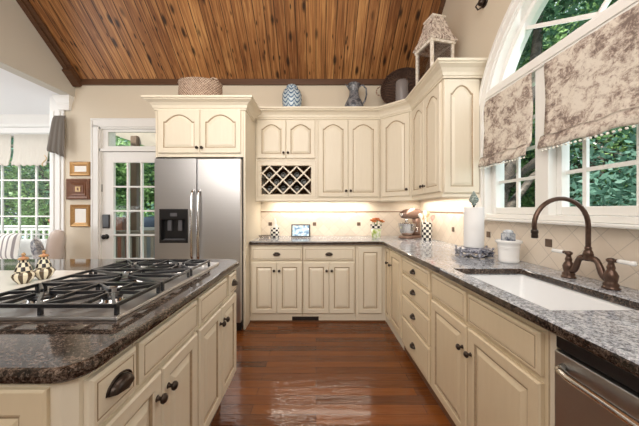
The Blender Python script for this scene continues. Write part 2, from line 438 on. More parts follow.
def drawer(parent, F, u0, u1, z0, z1, pull=None):
    mb = MB(); panel(mb, F, u0, u1, z0, z1, flat=True); d = mb.build('drawer', [CREAM if F.N.x > -.9 else CREAM_SHADE, GLAZE], parent)
    if pull == 'cup': cup_at(d, F, (u0+u1)/2, (z0+z1)/2, w=.036, hh=.024)
    if pull == 'knob': knob_at(d, F, (u0+u1)/2, (z0+z1)/2)
    return d
def groove(mb, F, u, z0, z1, n=.0006):  # thin glaze line on the frame face
    mb.poly([F(u-.0015, z0, n), F(u+.0015, z0, n), F(u+.0015, z1, n), F(u-.0015, z1, n)], 1)

# ------------------------------------------------------------------ room shell
WX = 1.42; BY = 3.64; LX = -3.27
def cz(y): return 3.0+(BY-y)*.836 if y > 1.4 else 4.873-(1.4-y)*.42
struct('floor', MB().box(-7, WX+.2, -3, 4.6, -.1, 0), FLOOR)
mb = MB(); mb.poly([(LX-.2, BY+.15, cz(BY+.15)), (WX+.2, BY+.15, cz(BY+.15)), (WX+.2, 1.4, cz(1.4)), (LX-.2, 1.4, cz(1.4))])
mb.poly([(LX-.2, 1.4, cz(1.4)), (WX+.2, 1.4, cz(1.4)), (WX+.2, -3, cz(-3)), (LX-.2, -3, cz(-3))])
struct('ceiling', mb, PINE)
# back wall with door hole (X -2.95..-2.09, Z 0..2.40)
T = .14
mb = MB(); mb.box(-3.41, -2.95, BY, BY+T, 0, 3.0); mb.box(-2.95, -2.09, BY, BY+T, 2.40, 3.0); mb.box(-2.09, WX, BY, BY+T, 0, 3.0)
struct('wall_back', mb, WALL)
# header wall over the opening to the sun room
mb = MB(); ys = [BY, 1.4, -3]
for xx in (LX, LX-.14): mb.poly([(xx, y, 2.8) for y in ys]+[(xx, y, cz(y)) for y in ys[::-1]])
mb.poly([(LX, BY, 2.8), (LX, -3, 2.8), (LX-.14, -3, 2.8), (LX-.14, BY, 2.8)])
struct('wall_header', mb, WALLG)
mb = MB(); mb.box(-7, LX-.14, -3, 4.56, 2.8, 2.9); struct('ceiling_sunroom', mb, CEILW)
# right wall with arched opening
YC, ZC, RO = 1.31, 1.90, .955; Z0W = 1.2
def wallx(mb, x):
    mb.poly([(x, BY+T, 0), (x, YC+RO, 0), (x, YC+RO, cz(YC+RO)), (x, BY+T, cz(BY+T))])
    mb.poly([(x, YC-RO, 0), (x, -3, 0), (x, -3, cz(-3)), (x, YC-RO, cz(YC-RO))])
    mb.poly([(x, YC-RO, 0), (x, YC+RO, 0), (x, YC+RO, Z0W), (x, YC-RO, Z0W)])
    n = 32
    P = [(YC+RO*math.cos(PI*k/n), ZC+RO*math.sin(PI*k/n)) for k in range(n+1)]
    for (a, b), (c, d) in zip(P, P[1:]): mb.poly([(x, a, b), (x, c, d), (x, c, cz(c)), (x, a, cz(a))])
mb = MB(); wallx(mb, WX); wallx(mb, WX+.17)
n = 32; out = [(YC+RO, Z0W)]+[(YC+RO*math.cos(PI*k/n), ZC+RO*math.sin(PI*k/n)) for k in range(n+1)]+[(YC-RO, Z0W), (YC+RO, Z0W)]
for (a, b), (c, d) in zip(out, out[1:]): mb.poly([(WX, a, b), (WX, c, d), (WX+.17, c, d), (WX+.17, a, b)])
struct('wall_right', mb, WALL)
struct('wall_rear', MB().box(-7, WX+.17, -3.15, -3, 0, 3.1), WALL)
struct('wall_left', MB().box(-7.14, -7, -3, 4.56, 0, 2.9), WALLG)
# sunroom wall (behind) with window hole X -6.6..-4.35, Z .57..2.53
SY = 4.42
mb = MB(); mb.box(-4.35, -3.41, SY, SY+T, 0, 2.8); mb.box(-7, -6.62, SY, SY+T, 0, 2.8); mb.box(-6.62, -4.35, SY, SY+T, 0, .57); mb.box(-6.62, -4.35, SY, SY+T, 2.53, 2.8)
struct('wall_sunroom', mb, WHITE)
struct('wall_sunroom_side', MB().box(-3.55, -3.41, BY+T, SY, 0, 2.8), WHITE)
# jamb pilaster + bracket
struct('trim_1', MB().box(-3.60, -3.41, BY-.02, BY+T+.005, 0, 2.8).box(-3.575, -3.535, BY-.032, BY-.02, 0, 2.6).box(-3.50, -3.45, BY-.032, BY-.02, 0, 2.6), WHITE, bevel=.004)
mb = MB(); sweep(mb, [(0, 0), (.012, .01), (.014, .06), (.022, .08), (.022, .10), (.045, .15), (.05, .19), (0, .19)], [(-3.46, BY+.0), (-3.46, BY-.03), (-3.33, BY-.03), (-3.33, BY+.0)], z=2.608)
struct('trim_2', mb, WHITE)
# sunroom crown
mb = MB(); sweep(mb, [(0, 0), (.02, 0), (.03, .05), (.10, .14), (.12, .17), (0, .17)], [(-7, SY), (-3.55, SY)], z=2.63)
struct('trim_3', mb, WHITE)
# ceiling/wall dark wood trims
mb = MB(); mb.box(LX, WX, BY-.035, BY, 2.955, 3.035); struct('trim_4', mb, DKWOOD, bevel=.006)
mb = MB()
for dx, w, h in ((.03, .06, .05), (.085, .05, .03)):
    a = (LX+dx, BY+.0, 3.0-h/2); b = (LX+dx, 1.4, cz(1.4)-h/2); mb.bar(a, b, w, h)
a = (LX+.05, BY-.14, 3.03); mb.bar((LX+.045, BY-.17, 3.10), (LX+.045, BY-.005, 2.955), .12, .09)
struct('trim_5', mb, DKWOOD, bevel=.005)
mb = MB(); mb.bar((WX-.02, BY, 2.985), (WX-.02, 1.4, cz(1.4)-.02), .04, .04); struct('trim_6', mb, DKWOOD)
struct('baseboard_back', MB().box(-3.41, -3.04, BY-.015, BY, 0, .14), WHITE, bevel=.004)

# ------------------------------------------------------------------ sunroom window
w = sroot('window_1', (-5.48, SY, .57))
mb = MB(); x0, x1, z0, z1 = -6.62, -4.35, .57, 2.53
for a, b, c, d in ((x0, x0+.05, z0, z1), (x1-.045, x1, z0, z1), (x0, x1, z0, z0+.06), (x0, x1, z1-.06, z1)): mb.box(a, b, SY+.0, SY+.07, c, d)
mb.build('window_frame', WHITE, w, bevel=.003)
mb = MB(); xs = [-4.93+.285*k for k in range(-5, 2)]
for x in xs: mb.box(x-.013, x+.013, SY+.025, SY+.05, z0+.05, z1-.05)
for z in (.86, 1.16, 1.46, 1.76, 2.06, 2.34): mb.box(x0+.04, x1-.04, SY+.027, SY+.048, z-.012, z+.012)
mb.build('muntin', WHITE, w)
MB().box(x0+.04, x1-.04, SY+.035, SY+.038, z0+.05, z1-.05).build('pane', GLASS, w)
mb = MB(); mb.box(x1-.002, x1+.09, SY-.02, SY+.0, .5, 2.6).box(x0, x1+.09, SY-.02, SY, 2.53, 2.62).box(x0, x1+.11, SY-.05, SY, .51, .57); mb.build('window_casing', WHITE, w, bevel=.004)
def cream_shade(xa, xb, label):
    mb = MB(); N = 30; rs = []
    for zz, yo in ((2.50, 0), (2.30, .004), (2.2, .0), (2.10, .012), (2.06, .022), (2.02, .03), (1.99, .028), (1.985, .02)):
        rs.append([(xa+(xb-xa)*k/N, SY-.045-yo-.007*math.sin(k*1.9+zz*4)*(2.6-zz)*2, zz+(.012*math.sin(k*1.1) if zz < 2.1 else 0)) for k in range(N+1)])
    mb.rings(rs, 0, False, False, False)
    o = mb.build('roman_shade', SHADEF); o.modifiers.new('s', 'SOLIDIFY').thickness = .008
    tag(o, label, 'shade', 'cream shades of the sunroom window'); return o
cream_shade(-5.62, -4.98, 'cream fabric roman shade at the left edge of the photo in the sunroom window')
cream_shade(-4.935, -4.37, 'cream fabric roman shade nearest the grey hanging cloth in the sunroom window')
# grey cloth on the pilaster
CLX = .075
mb = MB(); rs = []
for z, xa, xb, yo in ((2.53, -3.565, -3.415, .0), (2.50, -3.575, -3.41, .03), (2.3, -3.60, -3.405, .035), (2.1, -3.63, -3.40, .04), (2.03, -3.645, -3.40, .045), (1.96, -3.56, -3.395, .04)):
    rs.append([(CLX+xa+(xb-xa)*k/16, BY-.06-yo-.02*abs(math.sin(k*PI/5))*(2.6-z)*1.8, z+.08*(1-k/16)*(z < 2.0)*1) for k in range(17)])
mb.rings(rs, 0, False, False, False)
o = mb.build('hanging_cloth', GREYF); o.modifiers.new('s', 'SOLIDIFY').thickness = .01; o.modifiers.new('ss', 'SUBSURF').render_levels = 1
cloth = tag(o, 'grey-brown linen cloth draped from the bracket beside the sunroom opening', 'cloth')
mb = MB(); mb.tube([(-3.60+.03*math.sin(k*.7), BY-.09, 1.99-.018*k) for k in range(9)], .006, 0, 6); mb.build('tassel', GILT, cloth)

# ------------------------------------------------------------------ back door
d = sroot('door_1', (-2.52, BY, 0))
mb = MB(); Y0 = BY-.02
mb.box(-3.035, -2.945, Y0, BY, 0, 2.41).box(-2.095, -2.005, Y0, BY, 0, 2.41).box(-3.035, -2.005, Y0, BY, 2.39, 2.50).box(-3.045, -1.995, Y0-.008, BY, 2.48, 2.505).box(-3.04, -3.02, Y0-.008, Y0, 0, 2.48)
mb.build('door_casing', WHITE, d, bevel=.004)
mb = MB(); mb.box(-2.95, -2.93, BY, BY+T, 0, 2.40).box(-2.11, -2.09, BY, BY+T, 0, 2.40).box(-2.95, -2.09, BY, BY+T, 2.37, 2.40).box(-2.95, -2.09, BY+.0, BY+.1, 2.065, 2.10); mb.build('door_frame', WHITE, d)
tr = MB(); tr.box(-2.93, -2.85, BY+.03, BY+.07, 2.10, 2.37).box(-2.19, -2.11, BY+.03, BY+.07, 2.10, 2.37).box(-2.85, -2.19, BY+.03, BY+.07, 2.10, 2.14).box(-2.85, -2.19, BY+.03, BY+.07, 2.335, 2.37)
tr.build('transom_sash', WHITE, d, bevel=.003)
MB().box(-2.85, -2.19, BY+.048, BY+.052, 2.14, 2.335).build('transom_pane', GLASS, d)
sl = MB(); ya, yb = BY+.03, BY+.075; gx0, gx1, gz0, gz1 = -2.775, -2.205, .26, 1.915
sl.box(-2.93, gx0, ya, yb, .01, 2.06).box(gx1, -2.11, ya, yb, .01, 2.06).box(gx0, gx1, ya, yb, .01, gz0).box(gx0, gx1, ya, yb, gz1, 2.06)
slab = sl.build('door_slab', WHITE, d, bevel=.003)
mb = MB()
for k in (1, 2): x = gx0+(gx1-gx0)*k/3; mb.box(x-.011, x+.011, ya+.003, yb-.003, gz0, gz1)
for k in (1, 2, 3, 4): z = gz0+(gz1-gz0)*k/5; mb.box(gx0, gx1, ya+.004, yb-.004, z-.011, z+.011)
mb.build('muntin', WHITE, d)
MB().box(gx0, gx1, BY+.05, BY+.054, gz0, gz1).build('pane', GLASS, d)
MB().box(-2.915, -2.815, ya-.022, ya, 1.015, 1.205).build('deadbolt', BLACK, slab, bevel=.012)
MB().lathe((-2.865, ya, .90), [(.034, 0), (.034, -.008), (.012, -.012), (.012, -.035), (.030, -.042), (.033, -.058), (.02, -.07), (.001, -.072)], axis='y').build('door_knob', BLACK, slab)
for z in (1.565, .95+.6-1.2): MB().box(-2.943, -2.925, ya-.008, ya+.004, z-.05, z+.05).build('hinge', BLACK, slab)

# framed pictures
def frame(name, xa, xb, za, zb, fm, label, kind):
    t = thing(name, label, 'picture frame', ((xa+xb)/2, BY, za))
    w = .055 if kind != 2 else .04
    mb = MB(); cx, cy = (xa+xb)/2, (za+zb)/2; a, b = (xb-xa)/2, (zb-za)/2
    def rr(i, n): return [(cx-a+i, BY-n, cy-b+i), (cx+a-i, BY-n, cy-b+i), (cx+a-i, BY-n, cy+b-i), (cx-a+i, BY-n, cy+b-i)]
    if kind == 2:
        mb.rings([rr(0, 0), rr(0, .035), rr(.015, .05), rr(.05, .03), rr(.055, .04), rr(.085, .02), rr(.09, .028)], 0, False, True, ms=[0]*7, sm=False)
        mb.build('frame', fm, t)
        MB().box(cx-.033, cx+.033, BY-.036, BY-.028, cy-.033, cy+.033).build('picture', GILT, t)
        MB().box(cx-.012, cx+.012, BY-.038, BY-.036, cy-.02, cy+.02).build('centre_motif', BRNFR, t)
    else:
        mb.rings([rr(0, 0), rr(0, .02), rr(.008, .03), rr(w*.6, .018), rr(w*.7, .022), rr(w, .012), rr(w, .006)], 0, False, False, sm=False); mb.build('frame', fm, t)
        MB().box(xa+w-.002, xb-w+.002, BY-.009, BY-.003, za+w-.002, zb-w+.002).build('picture', MAT_W, t, )
fz = lambda y: H+(210-y)*BY/F_; fx = lambda x: (x-316)*BY/F_
frame('picture_frame', fx(71), fx(91), fz(176), fz(162), GOLD, 'gold landscape picture frame with cream picture, top of three by the door', 1)
frame('picture_frame', fx(68.5), fx(91.5), fz(199.5), fz(179), BRNFR, 'dark brown square stepped wood frame, middle of three by the door', 2)
frame('picture_frame', fx(71.5), fx(90.7), fz(226.6), fz(204.7), GOLD, 'gold upright picture frame with white picture, lowest of three by the door', 3)
tag(MB().sphere((WX-.03, 2.25, 3.01), .03).lathe((WX-.0, 2.25, 3.01), [(.04, -.012), (.04, 0)], axis='x').tube([(WX-.06, 2.25, 3.0), (WX-.08, 2.25, 2.97), (WX-.06, 2.25, 2.945), (WX-.04, 2.25, 2.96)], .006, 0, 6).build('wall_hook', BRONZE), 'small dark bronze hook high on the beige wall above the arched window', 'hook')

# ------------------------------------------------------------------ arched window on the right
w = sroot('window_2', (WX, YC, Z0W))
def arc(r, n=40, zc=ZC): return [(YC+r*math.cos(PI*k/n), zc+r*math.sin(PI*k/n)) for k in range(n+1)]
def band(mb, r0, r1, xa, xb, zb=Z0W):
    A = [(YC+r0, zb)]+arc(r0)+[(YC-r0, zb)]; B = [(YC+r1, zb)]+arc(r1)+[(YC-r1, zb)]
    rs = [[(xa, a[0], a[1]), (xa, b[0], b[1]), (xb, b[0], b[1]), (xb, a[0], a[1])] for a, b in zip(A, B)]
    mb.rings(rs, 0, sm=False)
mb = MB(); band(mb, 1.035, .955, WX-.022, WX); band(mb, 1.04, 1.01, WX-.032, WX-.02); mb.build('window_casing', WHITE, w, bevel=.004)
mb = MB(); band(mb, .957, .935, WX-.008, WX+.16); band(mb, .937, .895, WX+.05, WX+.10)
mb.box(WX+.005, WX+.10, 1.645, 1.745, Z0W, 2.2).box(WX+.005, WX+.10, .875, .975, Z0W, 2.2)
mb.box(WX-.01, WX+.11, YC-.94, YC+.94, 2.165, 2.245).box(WX-.018, WX-.005, YC-.93, YC+.93, 2.18, 2.23)
mb.box(WX+.0, WX+.11, YC-.94, YC+.94, Z0W, Z0W+.035)
mb.build('window_frame', WHITE, w, bevel=.004)
mb = MB(); xa, xb = WX+.075, WX+.105
for a, b in ((1.745, 2.235), (.975, 1.645), (.385, .875)):
    mb.box(xa-.02, xb, a, a+.035, Z0W+.036, 2.164).box(xa-.02, xb, b-.035, b, Z0W+.036, 2.164).box(xa-.019, xb, a+.035, b-.035, Z0W+.036, Z0W+.085).box(xa-.019, xb, a+.035, b-.035, 2.13, 2.164)
mb.build('sash', WHITE, w, bevel=.003)
mb = MB(); xa, xb = WX+.082, WX+.10
for y in (2.0, 1.50, 1.245, .63): mb.box(xa, xb, y-.011, y+.011, Z0W+.06, 2.15)
for z in (1.49, 1.70, 1.91): mb.box(xa+.001, xb-.001, .40, 2.22, z-.011, z+.011)
HC = (YC, 2.245)
for ang in (28, 60, 90, 120, 152):
    r1 = 1.0; a = math.radians(ang)
    while (HC[0]+r1*math.cos(a)-YC)**2+(HC[1]+r1*math.sin(a)-ZC)**2 > .91**2: r1 -= .01
    mb.bar((xa+.009, HC[0]+.12*math.cos(a), HC[1]+.12*math.sin(a)), (xa+.009, HC[0]+r1*math.cos(a), HC[1]+r1*math.sin(a)), .024, .02, up=(1,0,0))
mb.tube([(xa+.009, HC[0]+.13*math.cos(PI*k/16), HC[1]+.13*math.sin(PI*k/16)) for k in range(17)], .014, 0, 6)
mb.build('muntin', WHITE, w)
mb = MB(); pts = [(WX+.091, YC+.92, Z0W+.05)]+[(WX+.091, y, z) for y, z in arc(.92)]+[(WX+.091, YC-.92, Z0W+.05)]; mb.poly(pts); mb.build('pane', GLASS, w)
mb = MB(); mb.box(WX-.06, WX+.08, YC-1.06, YC+1.06, 1.182, 1.20); mb.build('window_sill', WHITE, w, bevel=.006)

def toile(ya, yb, zt, zb, label):
    t = thing('roman_shade', label, 'shade', (WX, (ya+yb)/2, zb), 'toile roman shades on the arched window')
    N = 24; mb = MB(); rs = []
    prof = [(zt, -.012), (zt-.02, -.016), ((zt+zb)/2+.05, -.010), (zb+.11, -.016), (zb+.085, -.030), (zb+.075, -.042), (zb+.10, -.036), (zb+.065, -.05), (zb+.03, -.056), (zb+.02, -.050)]
    for z, x in prof:
        rs.append([(WX+x-.003*math.sin(k*1.3+z*9), ya+(yb-ya)*k/N, z+(.005*math.sin(k*.9) if z < zb+.12 else 0)) for k in range(N+1)])
    mb.rings(rs, 0, False, False, False); o = mb.build('fabric_panel', TOILE, t); o.modifiers.new('s', 'SOLIDIFY').thickness = .006
    n = int((yb-ya)/.026); tr = MB()
    for k in range(n): tr.sphere((WX-.052, ya+.013+k*.026, zb+.010), .0065, 0, 8)
    tr.build('bead_trim', CREAMC, t)
    return t
toile(1.750, 2.250, 2.165, 1.60, 'toile print roman shade on the narrow side sash beside the upper cabinets')
toile(.985, 1.650, 2.168, 1.615, 'wide toile print roman shade on the middle sash above the faucet')

# ------------------------------------------------------------------ cabinets: back
BF = 3.03
FB = Face((0, BF), (1, 0), (0, -1))
def base_back(xa, xb, label, doors):
    t = thing('base_cabinet', label, 'cabinet', ((xa+xb)/2, BF+.3, 0))
    mb = MB(); mb.box(xa+.001, xb-.001, BF, BY-.002, .05, .875); 
    groove(mb, FB, xa+.003, .06, .87); groove(mb, FB, xb-.003, .06, .87); mb.build('carcass', [CREAM, GLAZE], t)
    MB().box(xa+.001, xb-.001, BF+.005, BF+.02, .0, .05).build('toe_board', CREAM, t)
    MB().box(xa+.001, xb-.001, BF-.005, BF+.005, .0, .016).build('shoe_strip', TOEK, t)
    return t
b1 = base_back(-.746, -.150, 'cream base cabinet next to the refrigerator, under the tablet', 2)
drawer(b1, FB, -.725, -.158, .700, .840, 'cup'); door(b1, FB, -.725, -.4435, .10, .675, knob=(-.470, .585)); door(b1, FB, -.4385, -.158, .10, .675, knob=(-.412, .585))
b2 = base_back(-.150, .445, 'cream base cabinet in the middle of the back run, above the floor vent', 2)
drawer(b2, FB, -.138, .432, .700, .840, 'cup'); door(b2, FB, -.138, .1445, .10, .675, knob=(.118, .585)); door(b2, FB, .1495, .432, .10, .675, knob=(.176, .585))
# floor vent
t = thing('toe_kick_vent', 'dark slotted vent grille in the toe board of the back cabinets', 'vent', (-.12, BF-.006, .018))
MB().box(-.27, .03, BF-.004, BF+.004, .018, .062).build('vent_frame', BRONZE, t)
mb = MB()
for k in range(14): mb.box(-.262+.0205*k, -.250+.0205*k, BF-.008, BF-.004, .024, .056)
mb.build('grille', BLACK, t)
# corner cabinet
FR = Face((.79, 0), (0, 1), (-1, 0))
t = thing('corner_base_cabinet', 'cream corner base cabinet with tall doors where the two runs meet', 'cabinet', (1.0, 3.1, 0))
mb = MB(); mb.prism([(.446, BF), (.79, BF), (.79, 2.42), (WX-.002, 2.42), (WX-.002, BY-.002), (.446, BY-.002)], .05, .875); groove(mb, FB, .449, .06, .87); groove(mb, FR, 2.423, .06, .87); mb.build('carcass', [CREAM, GLAZE], t)
MB().box(.446, .80, BF+.005, BF+.02, 0, .05).box(.795, .81, 2.42, BF+.01, 0, .05).build('toe_board', CREAM, t)
MB().box(.446, .785, BF-.005, BF+.005, 0, .016).build('shoe_strip', TOEK, t)
door(t, FB, .478, .745, .10, .845)
door(t, FR, 2.835, 2.985, .10, .845, knob=(2.865, .70), stile=.035); door(t, FR, 2.435, 2.80, .10, .845, knob=(2.745, .70))
# right run
def base_right(name, label, ya, yb):
    t = thing(name, label, 'cabinet', (1.1, (ya+yb)/2, 0)); mb = MB(); mb.box(.79, WX-.002, ya+.001, yb-.001, .05, .875)
    groove(mb, FR, ya+.003, .06, .87); groove(mb, FR, yb-.003, .06, .87); mb.build('carcass', [CREAM_SHADE, GLAZE], t)
    MB().box(.797, .81, ya+.001, yb-.001, 0, .05).build('toe_board', TOEK, t); return t
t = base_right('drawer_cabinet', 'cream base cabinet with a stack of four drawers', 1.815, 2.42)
for z0, z1 in ((.715, .84), (.535, .695), (.335, .515), (.075, .315)): drawer(t, FR, 1.83, 2.405, z0, z1, 'cup')
# sink base: hollow so the basin fits
t = thing('sink_base_cabinet', 'cream sink cabinet with two false fronts over two doors', 'cabinet', (1.1, 1.36, 0))
mb = MB(); ya, yb = .905, 1.814
mb.box(.79, .81, ya, yb, .05, .875).box(.81, WX-.002, ya, ya+.018, .05, .875).box(.81, WX-.002, yb-.018, yb, .05, .875).box(.81, WX-.002, ya+.018, yb-.018, .05, .07)
groove(mb, FR, ya+.003, .06, .87); groove(mb, FR, yb-.003, .06, .87); mb.build('carcass', [CREAM_SHADE, GLAZE], t)
MB().box(.797, .81, ya+.001, yb-.001, 0, .05).build('toe_board', TOEK, t)
for a, b in ((.925, 1.365), (1.385, 1.795)): drawer(t, FR, a, b, .69, .84)
door(t, FR, .925, 1.367, .075, .665, knob=(1.335, .545)); door(t, FR, 1.378, 1.80, .075, .665, knob=(1.41, .545))
mb = MB(); mb.box(.79, WX-.002, .878, .904, 0, .875); mb.build('filler_panel', CREAM, t)
# dishwasher
t = thing('dishwasher', 'stainless dishwasher under the granite counter at the right edge', 'dishwasher', (1.1, .575, 0))
mb = MB(); mb.box(.80, WX-.05, .28, .874, .03, .865); mb.build('housing', BLACK, t)
dd = MB().box(.772, .80, .285, .869, .10, .815).build('door', STEEL_D, t, bevel=.004)
MB().box(.778, .80, .285, .869, .822, .862).build('control_strip', BLACK, t, bevel=.003)
mb = MB(); mb.tube([(.772, .835, .775), (.745, .82, .775), (.735, .78, .775), (.730, .575, .775), (.735, .36, .775), (.745, .33, .775), (.772, .315, .775)], .012, 0, 10); mb.build('handle', CHROME, dd)
MB().box(.84, .86, .285, .869, 0, .09).build('toe_panel', BLACK, t)
tag(MB().box(.79, WX-.002, .255, .278, 0, .875).build('end_panel', CREAM), 'cream end panel closing the cabinet run past the dishwasher', 'panel')

# countertops
mb = MB(); xs = [-.745, .74, .83, 1.235, WX-.002]; ys = [.25, .947, 1.603, 2.985, BY-.002]
mb.grid(xs, ys, lambda x, y: (y > 2.985) or (x > .74 and not (.83 < x < 1.235 and .947 < y < 1.603)), .875, .915)
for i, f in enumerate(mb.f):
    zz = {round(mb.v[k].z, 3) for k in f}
    if len(zz) == 2: mb.mi[i] = 1  # side faces keep the brown stone, without the painted reflection
tag(mb.build('countertop', [GRANITE_REFL, GRANITE], bevel=.012, seg=3), 'polished grey-brown granite countertop wrapping the back wall and window wall', 'countertop')
# sink
t = thing('sink', 'white undermount rectangular sink set in the granite below the window', 'sink', (1.03, 1.275, .66))
mb = MB(); a0, a1, c0, c1 = .822, 1.243, .939, 1.611
def rr(i, z, r=.03):
    P = []
    for cx, cy, s in ((a1-i-r, c1-i-r, 0), (a0+i+r, c1-i-r, 1), (a0+i+r, c0+i+r, 2), (a1-i-r, c0+i+r, 3)):
        for k in range(5): an = PI/2*(s+k/4); P.append((cx+r*math.cos(an), cy+r*math.sin(an), z))
    return P
mb.rings([rr(-.012, .8745), rr(0, .8745), rr(.004, .86), rr(.014, .71), rr(.03, .685), rr(.06, .68)], 0, False, True)
mb.build('basin', SINKM, t)
MB().lathe((1.03, 1.275, .68), [(.045, 0), (.045, .003), (.03, .003), (.028, -.0)], cap=True).build('drain', CHROME, t)
# faucet
t = thing('bridge_faucet', 'aged copper bridge faucet with a tall gooseneck and white lever handles', 'faucet', (1.31, 1.29, .915))
for y, sg in ((1.39, 1), (1.19, -1)):
    v = MB().lathe((1.31, y, .915), [(.030, 0), (.031, .006), (.024, .012), (.028, .02), (.020, .03), (.023, .045), (.025, .06), (.019, .075), (.013, .085), (.015, .095), (.012, .105), (.010, .115), (.016, .122), (.017, .130), (.010, .136), (.001, .138)]).build('valve', COPPER, t)
    MB().tube([(1.31, y+sg*.010, 1.042), (1.31, y+sg*.03, 1.043)], .008, 0, 8).build('lever_neck', COPPER, v)
    MB().lathe((1.31, y, 1.043), [(.008, sg*.028), (.010, sg*.04), (.009, sg*.075), (.011, sg*.09), (.004, sg*.094)], axis='y').build('porcelain_lever', PORC, v)
mb = MB(); B = []
for k in range(25):
    u = -1+2*k/24; B.append((1.31, 1.29+.094*u, .952+.082/(1+math.exp((abs(u)-.60)*13))))
mb.tube(B, [.0125+.0025*abs(math.sin(k*.52)) for k in range(25)], 0, 10); mb.build('bridge', COPPER, t)
mb = MB().lathe((1.31, 1.29, 1.02), [(.012, 0), (.020, .012), (.016, .02), (.021, .03), (.017, .045), (.012, .055), (.014, .06), (.011, .07)])
pts = [(1.31, 1.29, 1.07), (1.31, 1.29, 1.14), (1.31, 1.29, 1.19)]+[(1.18+.13*math.cos(PI*k/18*1.06), 1.29, 1.19+.13*math.sin(PI*k/18*1.06)) for k in range(1, 19)]
mb.tube(pts, .0105, 0, 10); mb.build('gooseneck', COPPER, t)
e = pts[-1]; MB().lathe((e[0], e[1], e[2]), [(.012, .006), (.015, 0), (.015, -.012), (.012, -.014), (.014, -.02), (.014, -.034), (.010, -.036)]).build('aerator', BRONZE, t)

# backsplash
t = thing('tile_backsplash', 'cream travertine diamond tile backsplash on the back wall', 'backsplash', (.3, BY, .915))
BT = BY-.008
MB().box(-.745, WX-.003, BT, BY-.001, .915, 1.235).build('diamond_tile', TILE_B, t)
MB().box(-.745, WX-.003, BT, BY-.001, 1.25, 1.40).build('upper_tile', TILE_TOP, t)
MB().box(-.745, WX-.01, BT-.008, BY-.001, 1.235, 1.25).build('pencil_trim', PENCIL, t, bevel=.004)
for x in (-.62, -.02, .58): MB().box(x-.024, x+.024, BT-.004, BT+.002, 1.051, 1.099).build('accent_tile', ACCENT, t, bevel=.003)
t = thing('tile_backsplash', 'cream travertine diamond tile backsplash below the arched window', 'backsplash', (WX, 1.9, .915))
RT = WX-.008
MB().box(RT, WX-.001, .25, BT-.001, .915, 1.182).box(RT, WX-.001, 2.375, BT-.001, 1.182, 1.235).build('diamond_tile', TILE_R, t)
MB().box(RT, WX-.001, 2.375, BT-.001, 1.25, 1.40).build('upper_tile', TILE_TOP, t)
MB().box(RT-.008, WX-.001, 2.375, BT-.009, 1.235, 1.25).build('pencil_trim', PENCIL, t, bevel=.004)
for y in (.49, 1.058, 1.626, 2.193, 2.76, 3.33): MB().box(RT-.004, RT+.002, y-.024, y+.024, 1.041, 1.089).build('accent_tile', ACCENT, t, bevel=.003)

# ------------------------------------------------------------------ uppers
UF = 3.31; UB, UT = 1.40, 2.49
FU = Face((0, UF), (1, 0), (0, -1)); BYI = BT-.003
# wine rack cabinet (hollow)
XA, XB = -.746, .010
t = thing('wine_rack_cabinet', 'cream upper cabinet with two arched doors over a wine lattice', 'cabinet', (-.37, 3.45, UB))
mb = MB()
mb.box(XA, XA+.018, UF+.018, BYI, UB, UT).box(XB-.018, XB, UF+.018, BYI, UB, UT).box(XA+.018, XB-.018, UF+.018, BYI, UB, UB+.02).box(XA+.018, XB-.018, UF+.018, BYI, 1.86, UT).box(XA+.018, XB-.018, BYI-.01, BYI, UB+.02, 1.86)
ox0, ox1, oz0, oz1 = -.672, -.062, 1.462, 1.812
mb.box(XA, ox0, UF, UF+.018, UB, 2.41).box(ox1, XB, UF, UF+.018, UB, 2.41).box(ox0, ox1, UF, UF+.018, UB, oz0).box(ox0, ox1, UF, UF+.018, oz1, 2.41)
for z in (1.885, 2.385): mb.box(XA+.02, XB-.02, UF-.001, UF, z-.0015, z+.0015, 1)
for a, b, c, d_ in ((ox0-.004, ox1+.004, oz0-.004, oz0), (ox0-.004, ox1+.004, oz1, oz1+.004), (ox0-.004, ox0, oz0, oz1), (ox1, ox1+.004, oz0, oz1)): mb.box(a, b, UF-.001, UF, c, d_, 1)
for a, b, c, d_ in ((XA+.022, XB-.016, UB+.025, UB+.027), (XA+.022, XB-.016, 1.868, 1.870), (XA+.022, XA+.024, UB+.025, 1.87), (XB-.018, XB-.016, UB+.025, 1.87)): mb.box(a, b, UF-.001, UF, c, d_, 1)
mb.box(ox0+.001, ox1-.001, UF+.26, UF+.262, oz0, oz1, 2)
mb.build('carcass', [CREAM, GLAZE, plain('dark_interior', (.26, .15, .09), .7)], t)
mb = MB(); P = .172; W_, H_ = ox1-ox0, oz1-oz0
def clip(a, b):
    (xa, za), (xb, zb) = a, b; t0, t1 = 0, 1
    for p, q, lo, hi in ((xa, xb-xa, ox0, ox1), (za, zb-za, oz0, oz1)):
        ta, tb = (lo-p)/q, (hi-p)/q
        if ta > tb: ta, tb = tb, ta
        t0, t1 = max(t0, ta), min(t1, tb)
    return None if t1-t0 < .02 else ((xa+(xb-xa)*t0, za+(zb-za)*t0), (xa+(xb-xa)*t1, za+(zb-za)*t1))
sx = (ox1-ox0)/3.6
for k in range(-4, 8):
    c = ox0+.095+sx*k
    for s, yo in ((1, .006), (-1, .012)):
        r = clip((c-s*.5, oz0+.005-.0-.0 if False else (oz0+oz1)/2-.5), (c+s*.5, (oz0+oz1)/2+.5))
        if r: mb.bar((r[0][0], UF+yo, r[0][1]), (r[1][0], UF+yo, r[1][1]), .017, .010, up=(0, 1, 0)); 
latt = mb.build('lattice', CREAM, t)
mb = MB()
for k in range(-4, 8):
    c = ox0+.095+sx*k
    for s in (1, -1):
        r = clip((c-s*.5, (oz0+oz1)/2-.5), (c+s*.5, (oz0+oz1)/2+.5))
        if r: mb.bar((r[0][0], UF+.14, r[0][1]), (r[1][0], UF+.14, r[1][1]), .20, .006, up=(s*-.7, 0, .7))
mb.build('lattice_shelves', m_wood('rack_wood', (.34, .22, .12), (.5, .36, .22)), t)
